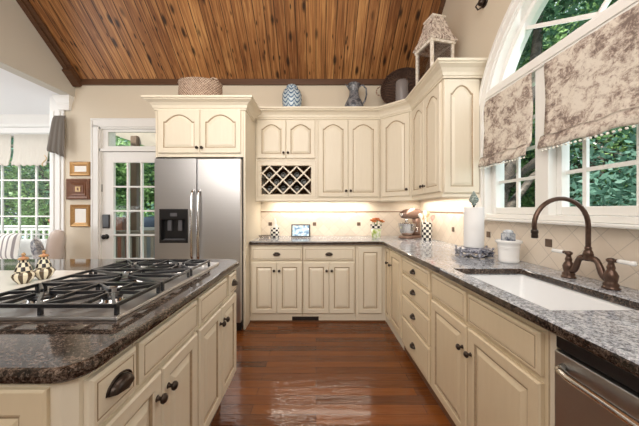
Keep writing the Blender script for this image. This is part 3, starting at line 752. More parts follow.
door(t, FU, -.725, -.3725, 1.90, 2.372, .055, knob=(-.398, 1.965)); door(t, FU, -.3675, -.012, 1.90, 2.372, .055, knob=(-.342, 1.965))
# wine bottles
def bottle(name):
    o = MB().lathe((0, 0, 0), [(.001, .004), (.020, .003), (.026, 0), (.033, .002), (.034, .01), (.034, .19), (.03, .205), (.014, .23), (.013, .25)], axis='y', seg=16).build(name, BOTTLE, origin=(0, 0, 0)); return o
def m_bottle():
    t = NT('dark_bottle_glass'); t.col((.012, .014, .010)); t.set(Roughness=.08); return t.m
BOTTLE = m_bottle(); BOTTLE_R = plain('red_wax', (.13, .02, .02), .3)
rows = {0: 'top', 1: 'middle', 2: 'bottom'}
spots = []
zc = (oz0+oz1)/2
for k in range(-1, 8):
    for j in (-1, 0, 1):
        x = ox0+.095+sx*(k*.5)+0*j; z = zc+sx*.5*j
        # cell centres lie where lines' parity is odd
        if (k+j) % 2 == 0: continue
        if ox0+.05 < x < ox1-.05 and oz0+.05 < z < oz1-.05: spots.append((j, k, x, z))
spots.sort(key=lambda q: (-q[0], q[1]))
proto = None; names = ['first', 'second', 'third', 'fourth', 'fifth']; cnt = {}
for j, k, x, z in spots:
    cnt[j] = cnt.get(j, 0)+1
    if proto is None: proto = o = bottle('wine_bottle')
    else: o = proto.copy(); C.objects.link(o)
    o.location = (x, UF+.03, z-.018)
    tag(o, 'dark wine bottle lying in the lattice, %s from the left in its %s row' % (names[cnt[j]-1], {1: 'upper', 0: 'middle', -1: 'lower'}[j]), 'bottle', 'wine bottles in the lattice rack')
# second upper
t = thing('upper_cabinet', 'cream upper cabinet with two tall arched doors right of the wine rack', 'cabinet', (.39, 3.45, UB))
mb = MB(); mb.box(.011, .79, UF, BYI, UB, UT); groove(mb, FU, .014, UB+.01, 2.4); groove(mb, FU, .787, UB+.01, 2.4); mb.build('carcass', [CREAM, GLAZE], t)
door(t, FU, .030, .3925, UB+.025, 2.372, .055, knob=(.366, 1.50)); door(t, FU, .3975, .765, UB+.025, 2.372, .055, knob=(.424, 1.50))
# diagonal corner upper
A = Vector((.792, UF)); Bp = Vector((1.09, 3.03)); dv = (Bp-A).normalized(); L = (Bp-A).length
FD = Face(A, dv, (-(-dv.y), -dv.x)) if False else Face(A, dv, (dv.y, -dv.x))
t = thing('corner_upper_cabinet', 'cream diagonal corner upper cabinet with one arched door', 'cabinet', (1.15, 3.4, UB))
mb = MB(); mb.prism([(.792, UF), (1.09, 3.03), (WX-.011, 3.03), (WX-.011, BYI), (.792, BYI)], UB, UT); groove(mb, FD, .003, UB+.01, 2.4); groove(mb, FD, L-.003, UB+.01, 2.4); mb.build('carcass', [CREAM, GLAZE], t)
door(t, FD, .028, L-.028, UB+.025, 2.372, .055, knob=(L-.055, 1.50))
# right upper
FX = Face((1.09, 0), (0, 1), (-1, 0)); YE = 2.30
t = thing('upper_cabinet', 'cream upper cabinet on the window wall with paneled white-lit end', 'cabinet', (1.25, 2.67, UB))
mb = MB(); mb.box(1.09, WX-.011, YE, 3.029, UB, UT); groove(mb, FX, YE+.003, UB+.01, 2.4); groove(mb, FX, 3.026, UB+.01, 2.4); mb.build('carcass', [CREAM, GLAZE], t)
door(t, FX, YE+.025, 2.6625, UB+.025, 2.372, .055, knob=(2.635, 1.50)); door(t, FX, 2.6675, 3.005, UB+.025, 2.372, .055, knob=(2.695, 1.50))
FE = Face((0, YE), (1, 0), (0, -1)); mb = MB(); panel(mb, FE, 1.094, WX-.025, UB+.01, 2.385, .07, .055, .018); mb.build('end_panel', [CREAM, GLAZE], t)
CR = [(0, -.015), (.012, -.015), (.012, 0), (.020, .005), (.026, .03), (.045, .055), (.072, .07), (.082, .075), (.082, .083), (.096, .088), (.096, .108), (0, .108)]
mb = MB(); sweep(mb, CR, [(-.744, UF), (.79, UF), (1.09, 3.03), (1.09, YE-.018), (WX-.002, YE-.018)], z=2.40)
tag(mb.build('crown_molding', CREAM), 'cream crown molding running along the tops of the upper cabinets to the window', 'molding')
mb = MB(); sweep(mb, [(-.018, -.03), (.004, -.03), (.012, -.02), (.008, 0), (-.018, 0)], [(-.744, UF+.0), (.79, UF), (1.09, 3.03), (1.09, YE), (WX-.012, YE)], z=1.40)
tag(mb.build('light_rail', CREAM), 'narrow cream light rail under the upper cabinets', 'molding')

# fridge enclosure
FY = 2.84; FF = Face((0, FY), (1, 0), (0, -1)); FXa, FXb = -1.70, -.748
t = thing('refrigerator_cabinet', 'cream cabinet enclosing the refrigerator with two arched doors above', 'cabinet', (-1.22, 3.2, 0))
mb = MB(); mb.box(FXa, FXa+.02, FY, BY-.001, 0, 1.827).box(FXb-.02, FXb, FY, BY-.001, 0, 2.42).box(FXa, FXb-.02, FY, BY-.001, 1.827, 2.42)
groove(mb, FF, FXa+.018, 1.83, 2.33); groove(mb, FF, FXb-.022, .05, 2.33); mb.build('carcass', [CREAM, GLAZE], t)
door(t, FF, FXa+.035, -1.2265, 1.865, 2.325, .075, knob=(-1.25, 1.92)); door(t, FF, -1.2215, FXb-.045, 1.865, 2.325, .075, knob=(-1.198, 1.92))
mb = MB(); sweep(mb, CR, [(FXa, BY-.002), (FXa, FY), (FXb, FY), (FXb, UF-.10)], z=2.335); mb.build('crown', CREAM, t)
# fridge
t = thing('refrigerator', 'stainless side-by-side refrigerator with black dispenser', 'refrigerator', (-1.2, 3.1, 0))
MB().box(-1.665, -.772, 2.83, 3.6, .04, 1.80).build('housing', plain('fridge_side', (.03, .03, .03), .4), t)
Fd = Face((0, 2.83), (1, 0), (0, -1))
def fdoor(xa, xb, hole=None):
    mb = MB(); z0, z1 = .10, 1.795; y0, y1 = 2.76, 2.822
    if hole:
        a, b, c, d_ = hole; mb.box(xa, a, y0, y1, z0, z1).box(b, xb, y0, y1, z0, z1).box(a, b, y0, y1, z0, c).box(a, b, y0, y1, d_, z1)
    else: mb.box(xa, xb, y0, y1, z0, z1)
    return mb
D1 = (-1.612, -1.318, .925, 1.275)
l = fdoor(-1.663, -1.232, D1).build('freezer_door', STEEL, t); r = fdoor(-1.226, -.776).build('refrigerator_door', STEEL, t, bevel=.008)
ds = MB(); ds.box(D1[0], D1[1], 2.81, 2.82, D1[2], D1[3]).box(D1[0], D1[0]+.02, 2.757, 2.81, D1[2], D1[3]).box(D1[1]-.02, D1[1], 2.757, 2.81, D1[2], D1[3]).box(D1[0]+.02, D1[1]-.02, 2.757, 2.81, 1.17, D1[3]).box(D1[0]+.02, D1[1]-.02, 2.757, 2.81, D1[2], D1[2]+.03)
dsp = ds.build('dispenser', BLACK, l)
mb = MB(); mb.box(-1.54, -1.50, 2.78, 2.80, 1.05, 1.16).box(-1.43, -1.39, 2.78, 2.80, 1.05, 1.16).box(-1.57, -1.36, 2.765, 2.81, .955, .965).box(-1.50, -1.43, 2.754, 2.757, 1.20, 1.235); mb.build('paddles', plain('grey_plastic', (.10, .10, .11), .3), l)
for x, pr in ((-1.262, l), (-1.196, r)):
    mb = MB(); mb.tube([(x, 2.762, 1.47), (x, 2.735, 1.455), (x, 2.715, 1.40), (x, 2.705, 1.1), (x, 2.715, .80), (x, 2.735, .745), (x, 2.762, .73)], .013, 0, 10); mb.build('handle', CHROME, pr)
MB().box(-1.66, -.776, 2.80, 2.82, .01, .09).build('kick_grille', BLACK, t)
MB().box(-1.66, -1.60, 2.78, 2.84, 1.80, 1.812).box(-.84, -.78, 2.78, 2.84, 1.80, 1.812).build('hinge_cover', BLACK, t)

# ------------------------------------------------------------------ island
t = thing('kitchen_island', 'cream kitchen island with drawers and doors under the cooktop', 'island', (-1.4, 1.2, 0))
FI = Face((-.55, 0), (0, 1), (1, 0)); IZ0 = .155
mb = MB(); mb.prism([(-2.3, .605), (-.575, .605), (-.55, .622), (-.55, 1.80), (-2.3, 1.80)], IZ0, .88)
for y in (1.2145,): groove(mb, FI, y, IZ0, .87)
groove(mb, FI, .806-.004, .73, .87); groove(mb, FI, 1.63, .73, .87)
mb.build('carcass', [CREAM, GLAZE], t)
MB().box(-2.25, -.62, .68, 1.74, 0, IZ0).build('toe_board', TOEK, t)
for a, b, p in ((.633, .797, 'cup'), (.812, 1.205, None), (1.225, 1.605, None), (1.650, 1.79, 'cup')):
    dr = drawer(t, FI, a, b, .735, .862, None)
    if p and a < 1: cup_at(dr, FI, .722, .802)
    if p and a > 1: cup_at(dr, FI, 1.722, .80, w=.034, hh=.024)
door(t, FI, .637, .9245, .195, .715, knob=(.895, .635), stile=.05); door(t, FI, .9295, 1.205, .195, .715, knob=(.962, .635), stile=.05)
door(t, FI, 1.225, 1.5095, .195, .715, knob=(1.482, .635), stile=.05); door(t, FI, 1.5145, 1.79, .195, .715, knob=(1.545, .635), stile=.05)
FIE = Face((0, .605), (1, 0), (0, -1)); mb = MB(); panel(mb, FIE, -1.40, -.60, .20, .865, 0, .06, .012); mb.build('end_panel', [CREAM_SHADE, GLAZE], t)
R = .07; X1, Y1, Y2, X0 = -.52, .582, 1.925, -2.5; P = [(X0, Y1)]+[(X1-R+R*math.sin(PI/2*k/8), Y1+R-R*math.cos(PI/2*k/8)) for k in range(9)]
R2 = .12; P += [(X1-R2+R2*math.cos(PI/2*k/8), Y2-R2+R2*math.sin(PI/2*k/8)) for k in range(9)]+[(X0, Y2)]
mb = MB(); mb.prism(P, .88, .915); tag(mb.build('island_countertop', GRANITE, bevel=.013, seg=3), 'dark brown polished granite countertop with rounded corners on the island', 'countertop')
# cooktop
CX0, CX1, CY0, CY1 = -1.165, -.628, .845, 1.735; CZ = .915
t = thing('gas_cooktop', 'stainless gas cooktop with black cast iron grates on the island', 'cooktop', ((CX0+CX1)/2, (CY0+CY1)/2, CZ))
mb = MB(); mb.box(CX0, CX1, CY0, CY1, CZ, CZ+.008).box(CX0, CX0+.012, CY0, CY1, CZ+.008, CZ+.012).box(CX1-.012, CX1, CY0, CY1, CZ+.008, CZ+.012).box(CX0+.012, CX1-.012, CY0, CY0+.012, CZ+.008, CZ+.012).box(CX0+.012, CX1-.012, CY1-.012, CY1, CZ+.008, CZ+.012)
mb.build('tray', STEEL, t, bevel=.003)
bz = CZ+.008
def burner(x, y, r):
    b = MB().lathe((x, y, bz), [(r*1.45, 0), (r*1.4, .004), (r, .008), (r*.95, .018), (r*.3, .02)], seg=24).build('burner', CHROME, t)
    MB().lathe((x, y, bz+.018), [(r*.98, 0), (r, .004), (r*.93, .009), (r*.3, .011)], seg=24).build('burner_cap', IRON, b)
burners = [(-.76, 1.00, .034), (-1.02, 1.00, .042), (-.89, 1.25, .052), (-.76, 1.50, .040), (-1.02, 1.50, .034)]
for b in burners: burner(*b)
GZ = CZ+.042
secs = [(.862, 1.112), (1.122, 1.372), (1.382, 1.632)]
for i, (a, b) in enumerate(secs):
    mb = MB(); xa, xb = CX0+.02, CX1-.02; s = .012
    def hb(p, q, w=.011, h=.013): mb.bar((p[0], p[1], GZ), (q[0], q[1], GZ), w, h)
    hb((xa, a), (xb, a)); hb((xa, b), (xb, b)); hb((xa, a), (xa, b)); hb((xb, a), (xb, b))
    xm = (xa+xb)/2; ym = (a+b)/2
    if i != 1: hb((xm, a), (xm, b)); cs = [(x, y) for x, y, r in burners if a < y < b]
    else: cs = [(x, y) for x, y, r in burners if a < y < b]
    for cx, cy in cs:
        lo, hi = (xa, xb) if i == 1 else ((xa, xm) if cx < xm else (xm, xb))
        for px_, py_ in ((lo, cy), (hi, cy), (cx, a), (cx, b), (lo, a), (hi, a), (lo, b), (hi, b)):
            dx, dy = px_-cx, py_-cy; l = math.hypot(dx, dy); k = .028/l
            mb.bar((px_, py_, GZ), (cx+dx*k, cy+dy*k, GZ+.002), .010, .013)
    for fx_, fy_ in ((xa, a+.01), (xb, a+.01), (xa, b-.01), (xb, b-.01), (xm, a+.01), (xm, b-.01)): mb.box(fx_-.006, fx_+.006, fy_-.006, fy_+.006, bz, GZ)
    mb.build('grate', IRON, t, bevel=.002)
for k in range(5):
    x = -1.10+.098*k
    kb = MB().lathe((x, 1.685, bz), [(.022, 0), (.022, .004), (.019, .006), (.018, .024), (.014, .028), (.001, .028)], seg=20, ms=[1, 1, 1, 0, 0, 0]).build('control_knob', [IRON, CHROME], t)
# white board and shakers
o = MB().box(-1.98, -1.20, 1.02, 1.50, .9155, .928).build('serving_board', plain('white_marble_board', (.86, .84, .80), .15, var=.03, vscale=8), bevel=.004)
tag(o, 'flat white stone board lying on the island left of the cooktop', 'board')
def shaker(loc, label):
    t = thing('shaker', label, 'shaker', loc, 'checkered salt and pepper shakers')
    x, y, z = loc
    MB().lathe((x, y, z), [(.020, 0), (.022, .004), (.036, .022), (.041, .036), (.038, .046), (.030, .052)], seg=24).build('striped_base', STRIPE, t)
    MB().lathe((x, y, z+.051), [(.031, 0), (.029, .010), (.024, .028), (.017, .044), (.013, .054), (.016, .058)], seg=24).build('body', CHECKS, t)
    MB().lathe((x, y, z+.108), [(.017, 0), (.020, .003), (.016, .010), (.007, .014), (.004, .018), (.008, .023), (.005, .031), (.001, .033)], seg=16).build('lid', m_spatter('floral_lid', (.45, .16, .07), (.55, .42, .20), 60), t)
shaker((-1.348, 1.235, .928), 'black and cream checkered shaker on the left, closer to the photo edge')
shaker((-1.335, 1.315, .928), 'black and cream checkered shaker on the right, closer to the cooktop')

# ------------------------------------------------------------------ counter items
CT = .915
# paper towel holder
px_, py_ = 1.195, 2.03
t = thing('paper_towel_holder', 'ornate navy and white paper towel stand beside the window', 'paper towel holder', (px_, py_, CT))
mb = MB(); mb.lathe((px_, py_, CT), [(.105, .035), (.12, .045), (.125, .055), (.11, .066), (.03, .07), (.02, .066)], seg=28)
for k in range(6):
    a = 2*PI*k/6+.3; c, s_ = math.cos(a), math.sin(a)
    mb.tube([(px_+c*.10, py_+s_*.10, CT+.05), (px_+c*.125, py_+s_*.125, CT+.035), (px_+c*.115, py_+s_*.115, CT+.015), (px_+c*.13, py_+s_*.13, CT+.008)], [.012, .014, .010, .008], 0, 8)
    b_ = a+PI/6; mb.tube([(px_+math.cos(b_+u)*.105, py_+math.sin(b_+u)*.105, CT+.025+.012*math.cos(u*9)) for u in (-.45, -.3, -.15, 0, .15, .3, .45)], .008, 0, 6)
    mb.sphere((px_+c*.125, py_+s_*.125, CT+.068), .009, 0, 8)
mb.build('ornate_base', BLUEPOT, t)
MB().lathe((px_, py_, CT), [(.008, .06), (.008, .40)]).build('rod', BRONZE, t)
MB().lathe((px_, py_, CT+.385), [(.012, 0), (.018, .006), (.012, .012), (.030, .03), (.033, .045), (.024, .065), (.012, .09), (.003, .108), (.001, .11)], seg=20).build('finial', FINIALG, t)
o = MB().lathe((px_, py_, CT+.071), [(.020, 0), (.067, 0), (.068, .004), (.068, .296), (.066, .30), (.020, .30)], seg=36, cap=False).build('paper_towel_roll', PAPER)
tag(o, 'white paper towel roll standing on the navy ornate holder', 'paper towel')
# white ceramic container
px_, py_ = 1.29, 1.795
t = thing('ceramic_crock', 'white round ceramic crock on the counter right of the paper towels', 'crock', (px_, py_, CT))
mb = MB().lathe((px_, py_, CT), [(.052, 0), (.058, .004), (.060, .02), (.058, .03), (.062, .11), (.064, .125), (.074, .133), (.076, .145), (.070, .150), (.060, .147), (.054, .03), (.01, .03)], seg=36)
for z in (.095, .105): mb.tube([(px_+.0625*math.cos(2*PI*k/36), py_+.0625*math.sin(2*PI*k/36), CT+z) for k in range(36)], .002, 0, 6, closed=True)
mb.build('crock_body', PORC, t)
o = MB().box(px_-.034, px_+.028, py_-.03, py_+.03, CT+.031, CT+.195).lathe((px_-.003, py_, CT+.195), [(.032, 0), (.030, .012), (.018, .022), (.001, .024)]).build('soap_bottle', m_spatter('blue_white_label', (.02, .04, .10), (.7, .74, .78), 12), bevel=.008)
tag(o, 'blue and white bottle standing inside the white ceramic crock', 'bottle')
# checkered utensil crock
ux, uy = 1.285, 3.11
t = thing('utensil_crock', 'tall black and white checkered crock next to the stand mixer', 'crock', (ux, uy, CT))
MB().lathe((ux, uy, CT), [(.055, 0), (.058, .004), (.060, .20), (.063, .205), (.058, .208), (.054, .20), (.052, .01)], seg=32).build('crock_body', CHECK, t)
WOODU = m_wood('beech_utensil', (.50, .32, .18), (.66, .46, .28)); PINKU = plain('pink_silicone', (.62, .30, .27), .5); WHU = plain('cream_silicone', (.80, .76, .70), .4)
ul = [(-.03, .01, .30, -.05, .02, WOODU, 'wooden spoon with a broad bowl standing in the checkered crock'), (.0, .02, .34, -.01, .03, WHU, 'cream spatula standing in the middle of the checkered crock'),
      (.03, -.01, .29, .07, -.01, PINKU, 'pink spatula leaning right in the checkered crock'), (-.01, -.03, .31, -.10, -.05, WHU, 'cream spoon leaning left in the checkered crock'), (.02, .03, .33, .03, .05, WOODU, 'wooden turner at the back of the checkered crock')]
for dx, dy, h, ex, ey, m, lb in ul:
    mb = MB(); a = Vector((ux+dx*.5, uy+dy*.5, CT+.012)); b = Vector((ux+ex, uy+ey, CT+h)); mb.tube([a, a.lerp(b, .8)], .006, 0, 8)
    c = a.lerp(b, .78); q = b-c; mb.rings([[c+q*(s)+Vector((math.cos(2*PI*k/10)*r, math.sin(2*PI*k/10)*r*.3, 0)) for k in range(10)] for s, r in ((0, .006), (.25, .018), (.6, .026), (.9, .022), (1.02, .008))], 0)
    tag(mb.build('utensil', m), lb, 'utensil', 'cooking utensils in the checkered crock')
# stand mixer
mx, my = 1.19, 3.36
t = thing('stand_mixer', 'bronze stand mixer with a steel bowl in the counter corner', 'mixer', (mx, my, CT)); t.rotation_euler = (0, 0, 0)
X = Matrix.Translation((mx, my, CT)) @ Matrix.Rotation(math.radians(-145), 4, 'Z')   # local +X = head direction
def M(): b = MB(); b.X = X; return b
mb = M(); mb.prism([(-.16, -.06), (-.12, -.09), (.10, -.10), (.17, -.06), (.18, 0), (.17, .06), (.10, .10), (-.12, .09), (-.16, .06)], 0, .03); mb.build('base', MIXC, t, bevel=.01)
def el(z, cx, a, b): return [(cx+a*math.cos(2*PI*k/16), b*math.sin(2*PI*k/16), z) for k in range(16)]
mb = M(); mb.rings([el(.028, -.10, .06, .06), el(.08, -.11, .045, .045), el(.18, -.11, .045, .045), el(.25, -.10, .055, .052)], 0); mb.build('column', MIXC, t)
mb = M(); rs = []
for x, r, zc_ in ((-.185, .01, .30), (-.18, .045, .30), (-.13, .068, .305), (-.05, .072, .31), (.04, .068, .305), (.12, .058, .30), (.165, .045, .295), (.175, .02, .295)):
    rs.append([(x, r*math.cos(2*PI*k/16), zc_+r*.95*math.sin(2*PI*k/16)) for k in range(16)])
mb.rings(rs, 0); mb.build('head', MIXC, t)
mb = M(); mb.lathe((.177, 0, .295), [(.022, 0), (.022, .012), (.008, .016)], axis='x'); mb.lathe((.09, 0, .20), [(.018, 0), (.02, .05)]); mb.build('attachment_hub', CHROME, t)
mb = M(); mb.lathe((.08, 0, .032), [(.045, 0), (.05, .004), (.085, .05), (.10, .10), (.104, .15), (.108, .152), (.100, .15), (.09, .09), (.04, .015)], seg=28, cap=False); mb.tube([(.08, .10, .15), (.08, .145, .14), (.08, .15, .10), (.08, .10, .08)], .006, 0, 6); mb.build('bowl', CHROME, t)
# flower vase
vx, vy = .745, 3.32
t = thing('flower_vase', 'white and green painted vase of orange flowers on the back counter', 'vase', (vx, vy, CT))
MB().lathe((vx, vy, CT), [(.045, 0), (.05, .004), (.052, .03), (.060, .07), (.062, .12)], seg=24).build('vase_body', m_spatter('green_lemon_glaze', (.30, .42, .05), (.84, .83, .78), 14), t)
MB().lathe((vx, vy, CT+.12), [(.062, 0), (.068, .03), (.072, .05), (.068, .05), (.06, .02)], seg=24, cap=False).build('checkered_rim', CHECK, t)
random.seed(3)
OR1 = plain('orange_petals', (.62, .20, .06), .6, var=.4, vscale=60); RD1 = plain('rust_petals', (.40, .10, .05), .6, var=.3); GRN = plain('stem_green', (.12, .25, .05), .6, var=.4)
for k in range(9):
    a = 2.4*k; r = .012+.0095*k; x, y, z = vx+math.cos(a)*r, vy+math.sin(a)*r*.8, CT+.235-.005*k
    mb = MB(); mb.tube([(vx+math.cos(a)*.02, vy+math.sin(a)*.02, CT+.125), (x, y, z)], .003, 1, 6)
    for p in range(7):
        b = 2*PI*p/7; mb.X = Matrix.Translation((x, y, z)) @ Matrix.Rotation(b, 4, 'Z') @ Matrix.Rotation(-.5, 4, 'Y'); mb.sphere((.020, 0, 0), .016, 0, 8, .5)
    mb.X = None; mb.sphere((x, y, z+.004), .008, 0, 8); 
    mb.build('flower', [OR1 if k % 3 else RD1, GRN], t)
# tablet
tx, ty = -.195, 3.40
t = thing('tablet', 'small tablet with a lit blue screen standing on the back counter', 'tablet', (tx, ty, CT))
X = Matrix.Translation((tx, ty, CT)) @ Matrix.Rotation(math.radians(-14), 4, 'X')
mb = M(); mb.box(-.122, .122, -.006, .006, .004, .172); mb.build('case', BLACK, t, bevel=.005)
def m_screen():
    t = NT('tablet_screen'); x, y, z = t.sep(t.obj()); n = t.noise(t.mapping(t.obj(), (18, 1, 24)), 1, 3, .5)
    c = t.ramp(n, [(.38, (.06, .16, .34)), (.5, (.30, .52, .68)), (.62, (.75, .85, .9))]); t.col(c)
    t.link(c, t.p.inputs['Emission Color']); t.set(Emission_Strength=.30, Roughness=.1); return t.m
mb = M(); mb.box(-.104, .104, -.0075, -.0062, .022, .154); mb.build('screen', m_screen(), t)
mb = M(); mb.bar((0, .004, .10), (0, .07, .028), .06, .005); mb.build('stand', BLACK, t)
# checkered canister + tray
cx, cy = -.525, 3.42
t = thing('canister', 'small checkered canister with pointed white lid near the refrigerator', 'canister', (cx, cy, CT))
MB().lathe((cx, cy, CT), [(.05, 0), (.054, .004), (.056, .07), (.054, .12), (.045, .128)], seg=28).build('canister_body', CHECKB, t)
MB().lathe((cx, cy, CT+.127), [(.048, 0), (.05, .01), (.03, .03), (.02, .06), (.026, .075), (.014, .10), (.006, .12), (.001, .122)], seg=20).build('lid', CREAMC, t)
t = thing('glass_dish', 'low clear glass dish with dark rim beside the checkered canister', 'dish', (-.645, 3.36, CT))
MB().lathe((-.645, 3.36, CT), [(.055, 0), (.06, .003), (.075, .028), (.072, .028), (.056, .006)], cap=False).build('dish_body', SMOKE, t)
MB().lathe((-.645, 3.36, CT+.027), [(.074, 0), (.077, .002), (.074, .004), (.071, .002), (.074, 0)], cap=False).build('rim', BRONZE, t)

# ------------------------------------------------------------------ on top of cabinets
bx_, by_, bz_ = -1.29, 3.0, 2.443
t = thing('wicker_basket', 'oval woven seagrass basket on top of the refrigerator cabinet', 'basket', (bx_, by_, bz_-.022))
bz_ -= .022
MB().lathe((bx_, by_, bz_), [(.225, 0), (.238, .01), (.24, .12), (.234, .235), (.24, .25), (.228, .25), (.222, .235), (.21, .02), (.01, .02)], seg=40, sy=.72).build('basket_body', WEAVE, t)
for s in (1, -1):
    mb = MB(); mb.tube([(bx_+s*(.165-.055*math.cos(PI*k/8)), by_-.06, bz_+.235+.055*math.sin(PI*k/8)) for k in range(9)], .009, 0, 8); mb.build('handle', WEAVE, t)
x, y, z = -.31, 3.46, UT
t = thing('ginger_jar', 'blue and white patterned lidded jar on the upper cabinets', 'jar', (x, y, z))
MB().lathe((x, y, z), [(.07, 0), (.08, .01), (.115, .08), (.128, .17), (.125, .26), (.105, .31), (.07, .33)], seg=32).build('jar_body', BLUEW, t)
MB().lathe((x, y, z+.325), [(.072, 0), (.078, .015), (.07, .04), (.055, .055), (.015, .062), (.014, .072), (.001, .08)], seg=28).build('lid', BLUEW, t)
x, y = .49, 3.46
t = thing('pitcher', 'blue-grey glazed ceramic pitcher on the upper cabinets', 'pitcher', (x, y, z))
MB().lathe((x, y, z), [(.085, 0), (.10, .01), (.125, .07), (.12, .13), (.095, .18), (.065, .24), (.058, .30), (.07, .36), (.082, .395), (.076, .395), (.06, .34)], seg=28).build('pitcher_body', PEWTER, t)
MB().tube([(x+.065, y-.01, z+.36), (x+.11, y-.01, z+.385), (x+.155, y-.01, z+.34), (x+.16, y-.01, z+.26), (x+.14, y-.01, z+.18), (x+.10, y-.01, z+.13)], .011, 0, 8).build('handle', PEWTER, t)
mb = MB(); mb.rings([[(x-.07, y-.03, z+.36), (x-.07, y+.03, z+.36), (x-.065, y, z+.32)], [(x-.115, y-.012, z+.40), (x-.115, y+.012, z+.40), (x-.105, y, z+.385)]], 0); mb.build('spout', PEWTER, t)
# dark round tray basket leaning in the corner
t = thing('round_wicker_tray', 'large dark round wicker tray leaning in the corner above the cabinets', 'basket', (1.10, 3.40, UT))
X = Matrix.Translation((1.10, 3.36, UT+.285)) @ Matrix.Rotation(math.radians(-18), 4, 'Z') @ Matrix.Rotation(math.radians(78), 4, 'X')
mb = M(); mb.lathe((0, 0, 0), [(.01, -.03), (.23, -.03), (.265, .0), (.28, .03), (.272, .035), (.25, .0), (.22, -.015), (.01, -.015)], seg=40); mb.build('tray_body', WEAVED, t)
mb = M(); mb.tube([(.275*math.cos(2*PI*k/36), .275*math.sin(2*PI*k/36), .034) for k in range(36)], .010, 0, 8, closed=True); mb.build('rim', WEAVED, t)
for s in (1, -1):
    mb = M(); mb.tube([(s*(.26+.075*math.sin(PI*k/8)), -.07*math.cos(PI*k/8), .03) for k in range(9)], .008, 0, 8); mb.build('handle', WEAVE, t)
x, y = 1.0, 3.12
t = thing('glass_hurricane', 'smoky frosted glass cylinder in front of the dark wicker tray', 'candle holder', (x, y, UT))
MB().lathe((x, y, UT), [(.070, 0), (.073, .005), (.073, .25), (.065, .275), (.03, .285)], seg=28).build('cylinder', FROST, t)
MB().lathe((x, y, UT+.285), [(.03, 0), (.014, .006), (.018, .02), (.001, .03)]).build('lid_knob', BRONZE, t)
# lantern
lx, ly = 1.165, 2.64
t = thing('lantern', 'whitewashed wood lantern with woven tapered roof above the end cabinet', 'lantern', (lx, ly, UT)); 
X = Matrix.Translation((lx, ly, UT)) @ Matrix.Rotation(math.radians(14), 4, 'Z')
h = .112; mb = M()
for sx_ in (-1, 1):
    for sy_ in (-1, 1): mb.box(sx_*h-.013, sx_*h+.013, sy_*h-.013, sy_*h+.013, .03, .36)
mb.box(-h-.02, h+.02, -h-.02, h+.02, 0, .03)
for z in (.35,): mb.box(-h-.02, h+.02, -h-.02, -h+.005, z, z+.03).box(-h-.02, h+.02, h-.005, h+.02, z, z+.03).box(-h-.02, -h+.005, -h, h, z, z+.03).box(h-.005, h+.02, -h, h, z, z+.03)
mb.build('lantern_frame', WWASH, t, bevel=.003)
mb = M()
for s in (-1, 1): mb.box(-h+.013, h-.013, s*h-.002, s*h+.002, .03, .35).box(s*h-.002, s*h+.002, -h+.013, h-.013, .03, .35)
mb.build('glass_panes', SMOKE, t)
mb = M()
def sqr(a, z): return [(-a, -a, z), (a, -a, z), (a, a, z), (-a, a, z)]
mb.rings([sqr(h+.03, .375), sqr(h+.035, .385), sqr(h-.01, .48), sqr(h-.005, .48), sqr(h-.035, .575), sqr(h-.03, .575), sqr(h-.048, .635)], 0, sm=False); mb.build('woven_roof', SHING, t)
mb = M(); mb.box(-.075, .075, -.075, .075, .635, .652).box(-.055, .055, -.055, .055, .652, .665); mb.build('roof_cap', WWASH, t, bevel=.004)
tag(MB().lathe((lx, ly, UT+.0305), [(.04, 0), (.04, .15), (.004, .153), (.002, .168)]).build('pillar_candle', CREAMC), 'ivory pillar candle inside the whitewashed lantern', 'candle')

# ------------------------------------------------------------------ sunroom seating
def pillow(cx, cy, cz_, w, h, d, m, rz, rx, label, name='throw_pillow'):
    X = Matrix.Translation((cx, cy, cz_)) @ Matrix.Rotation(rz, 4, 'Z') @ Matrix.Rotation(rx, 4, 'X')
    mb = MB(); mb.X = X; N = 10
    for s in (1, -1):
        g = [[mb._v(((u/N*2-1)*w/2*(1-.06*(1-(v/N*2-1)**2)*0), s*d/2*((1-(u/N*2-1)**4)*(1-(v/N*2-1)**4))**.6, (v/N*2-1)*h/2)) for u in range(N+1)] for v in range(N+1)]
        for v in range(N):
            for u in range(N): mb.face([g[v][u], g[v][u+1], g[v+1][u+1], g[v+1][u]], 0, True)
    o = mb.build(name, m, origin=(cx, cy, cz_)); tag(o, label, 'pillow'); return o
t = thing('window_bench', 'white upholstered bench seat under the sunroom window', 'bench', (-5.2, 4.0, 0))
MB().box(-6.4, -3.6, 3.78, 4.34, 0, .40).build('bench_base', WHITE, t, bevel=.01)
MB().box(-6.4, -3.6, 3.76, 4.34, .40, .52).build('seat_cushion', WHITEF, t, bevel=.03)
for xx in (-6.0, -5.3, -4.6): MB().box(xx-.33, xx+.33, 4.22, 4.35, .52, .80).build('back_cushion', WHITEF, t, bevel=.04)
pillow(-4.62, 3.95, .72, .44, .40, .16, STRIPEF, .1, -.15, 'grey and white striped pillow at the left edge on the window bench')
t = thing('upholstered_chair', 'beige linen upholstered chair with its back against the opening to the sunroom', 'chair', (-3.5, 3.32, 0))
MB().box(-3.86, -3.36, 3.08, 3.56, .36, .47).build('seat', BEIGEF, t, bevel=.03, seg=3)
mb = MB(); rs = []
for z, xc, hw, hy in ((.40, -3.36, .05, .20), (.46, -3.36, .065, .23), (.70, -3.335, .085, .24), (.90, -3.315, .085, .24), (.98, -3.305, .065, .21), (1.01, -3.30, .03, .16)):
    rs.append([(xc+hw*math.copysign(abs(math.cos(a))**.7, math.cos(a)), 3.33+hy*math.copysign(abs(math.sin(a))**.5, math.sin(a)), z) for a in [2*PI*k/20 for k in range(20)]])
mb.rings(rs, 0); mb.build('backrest', BEIGEF, t)
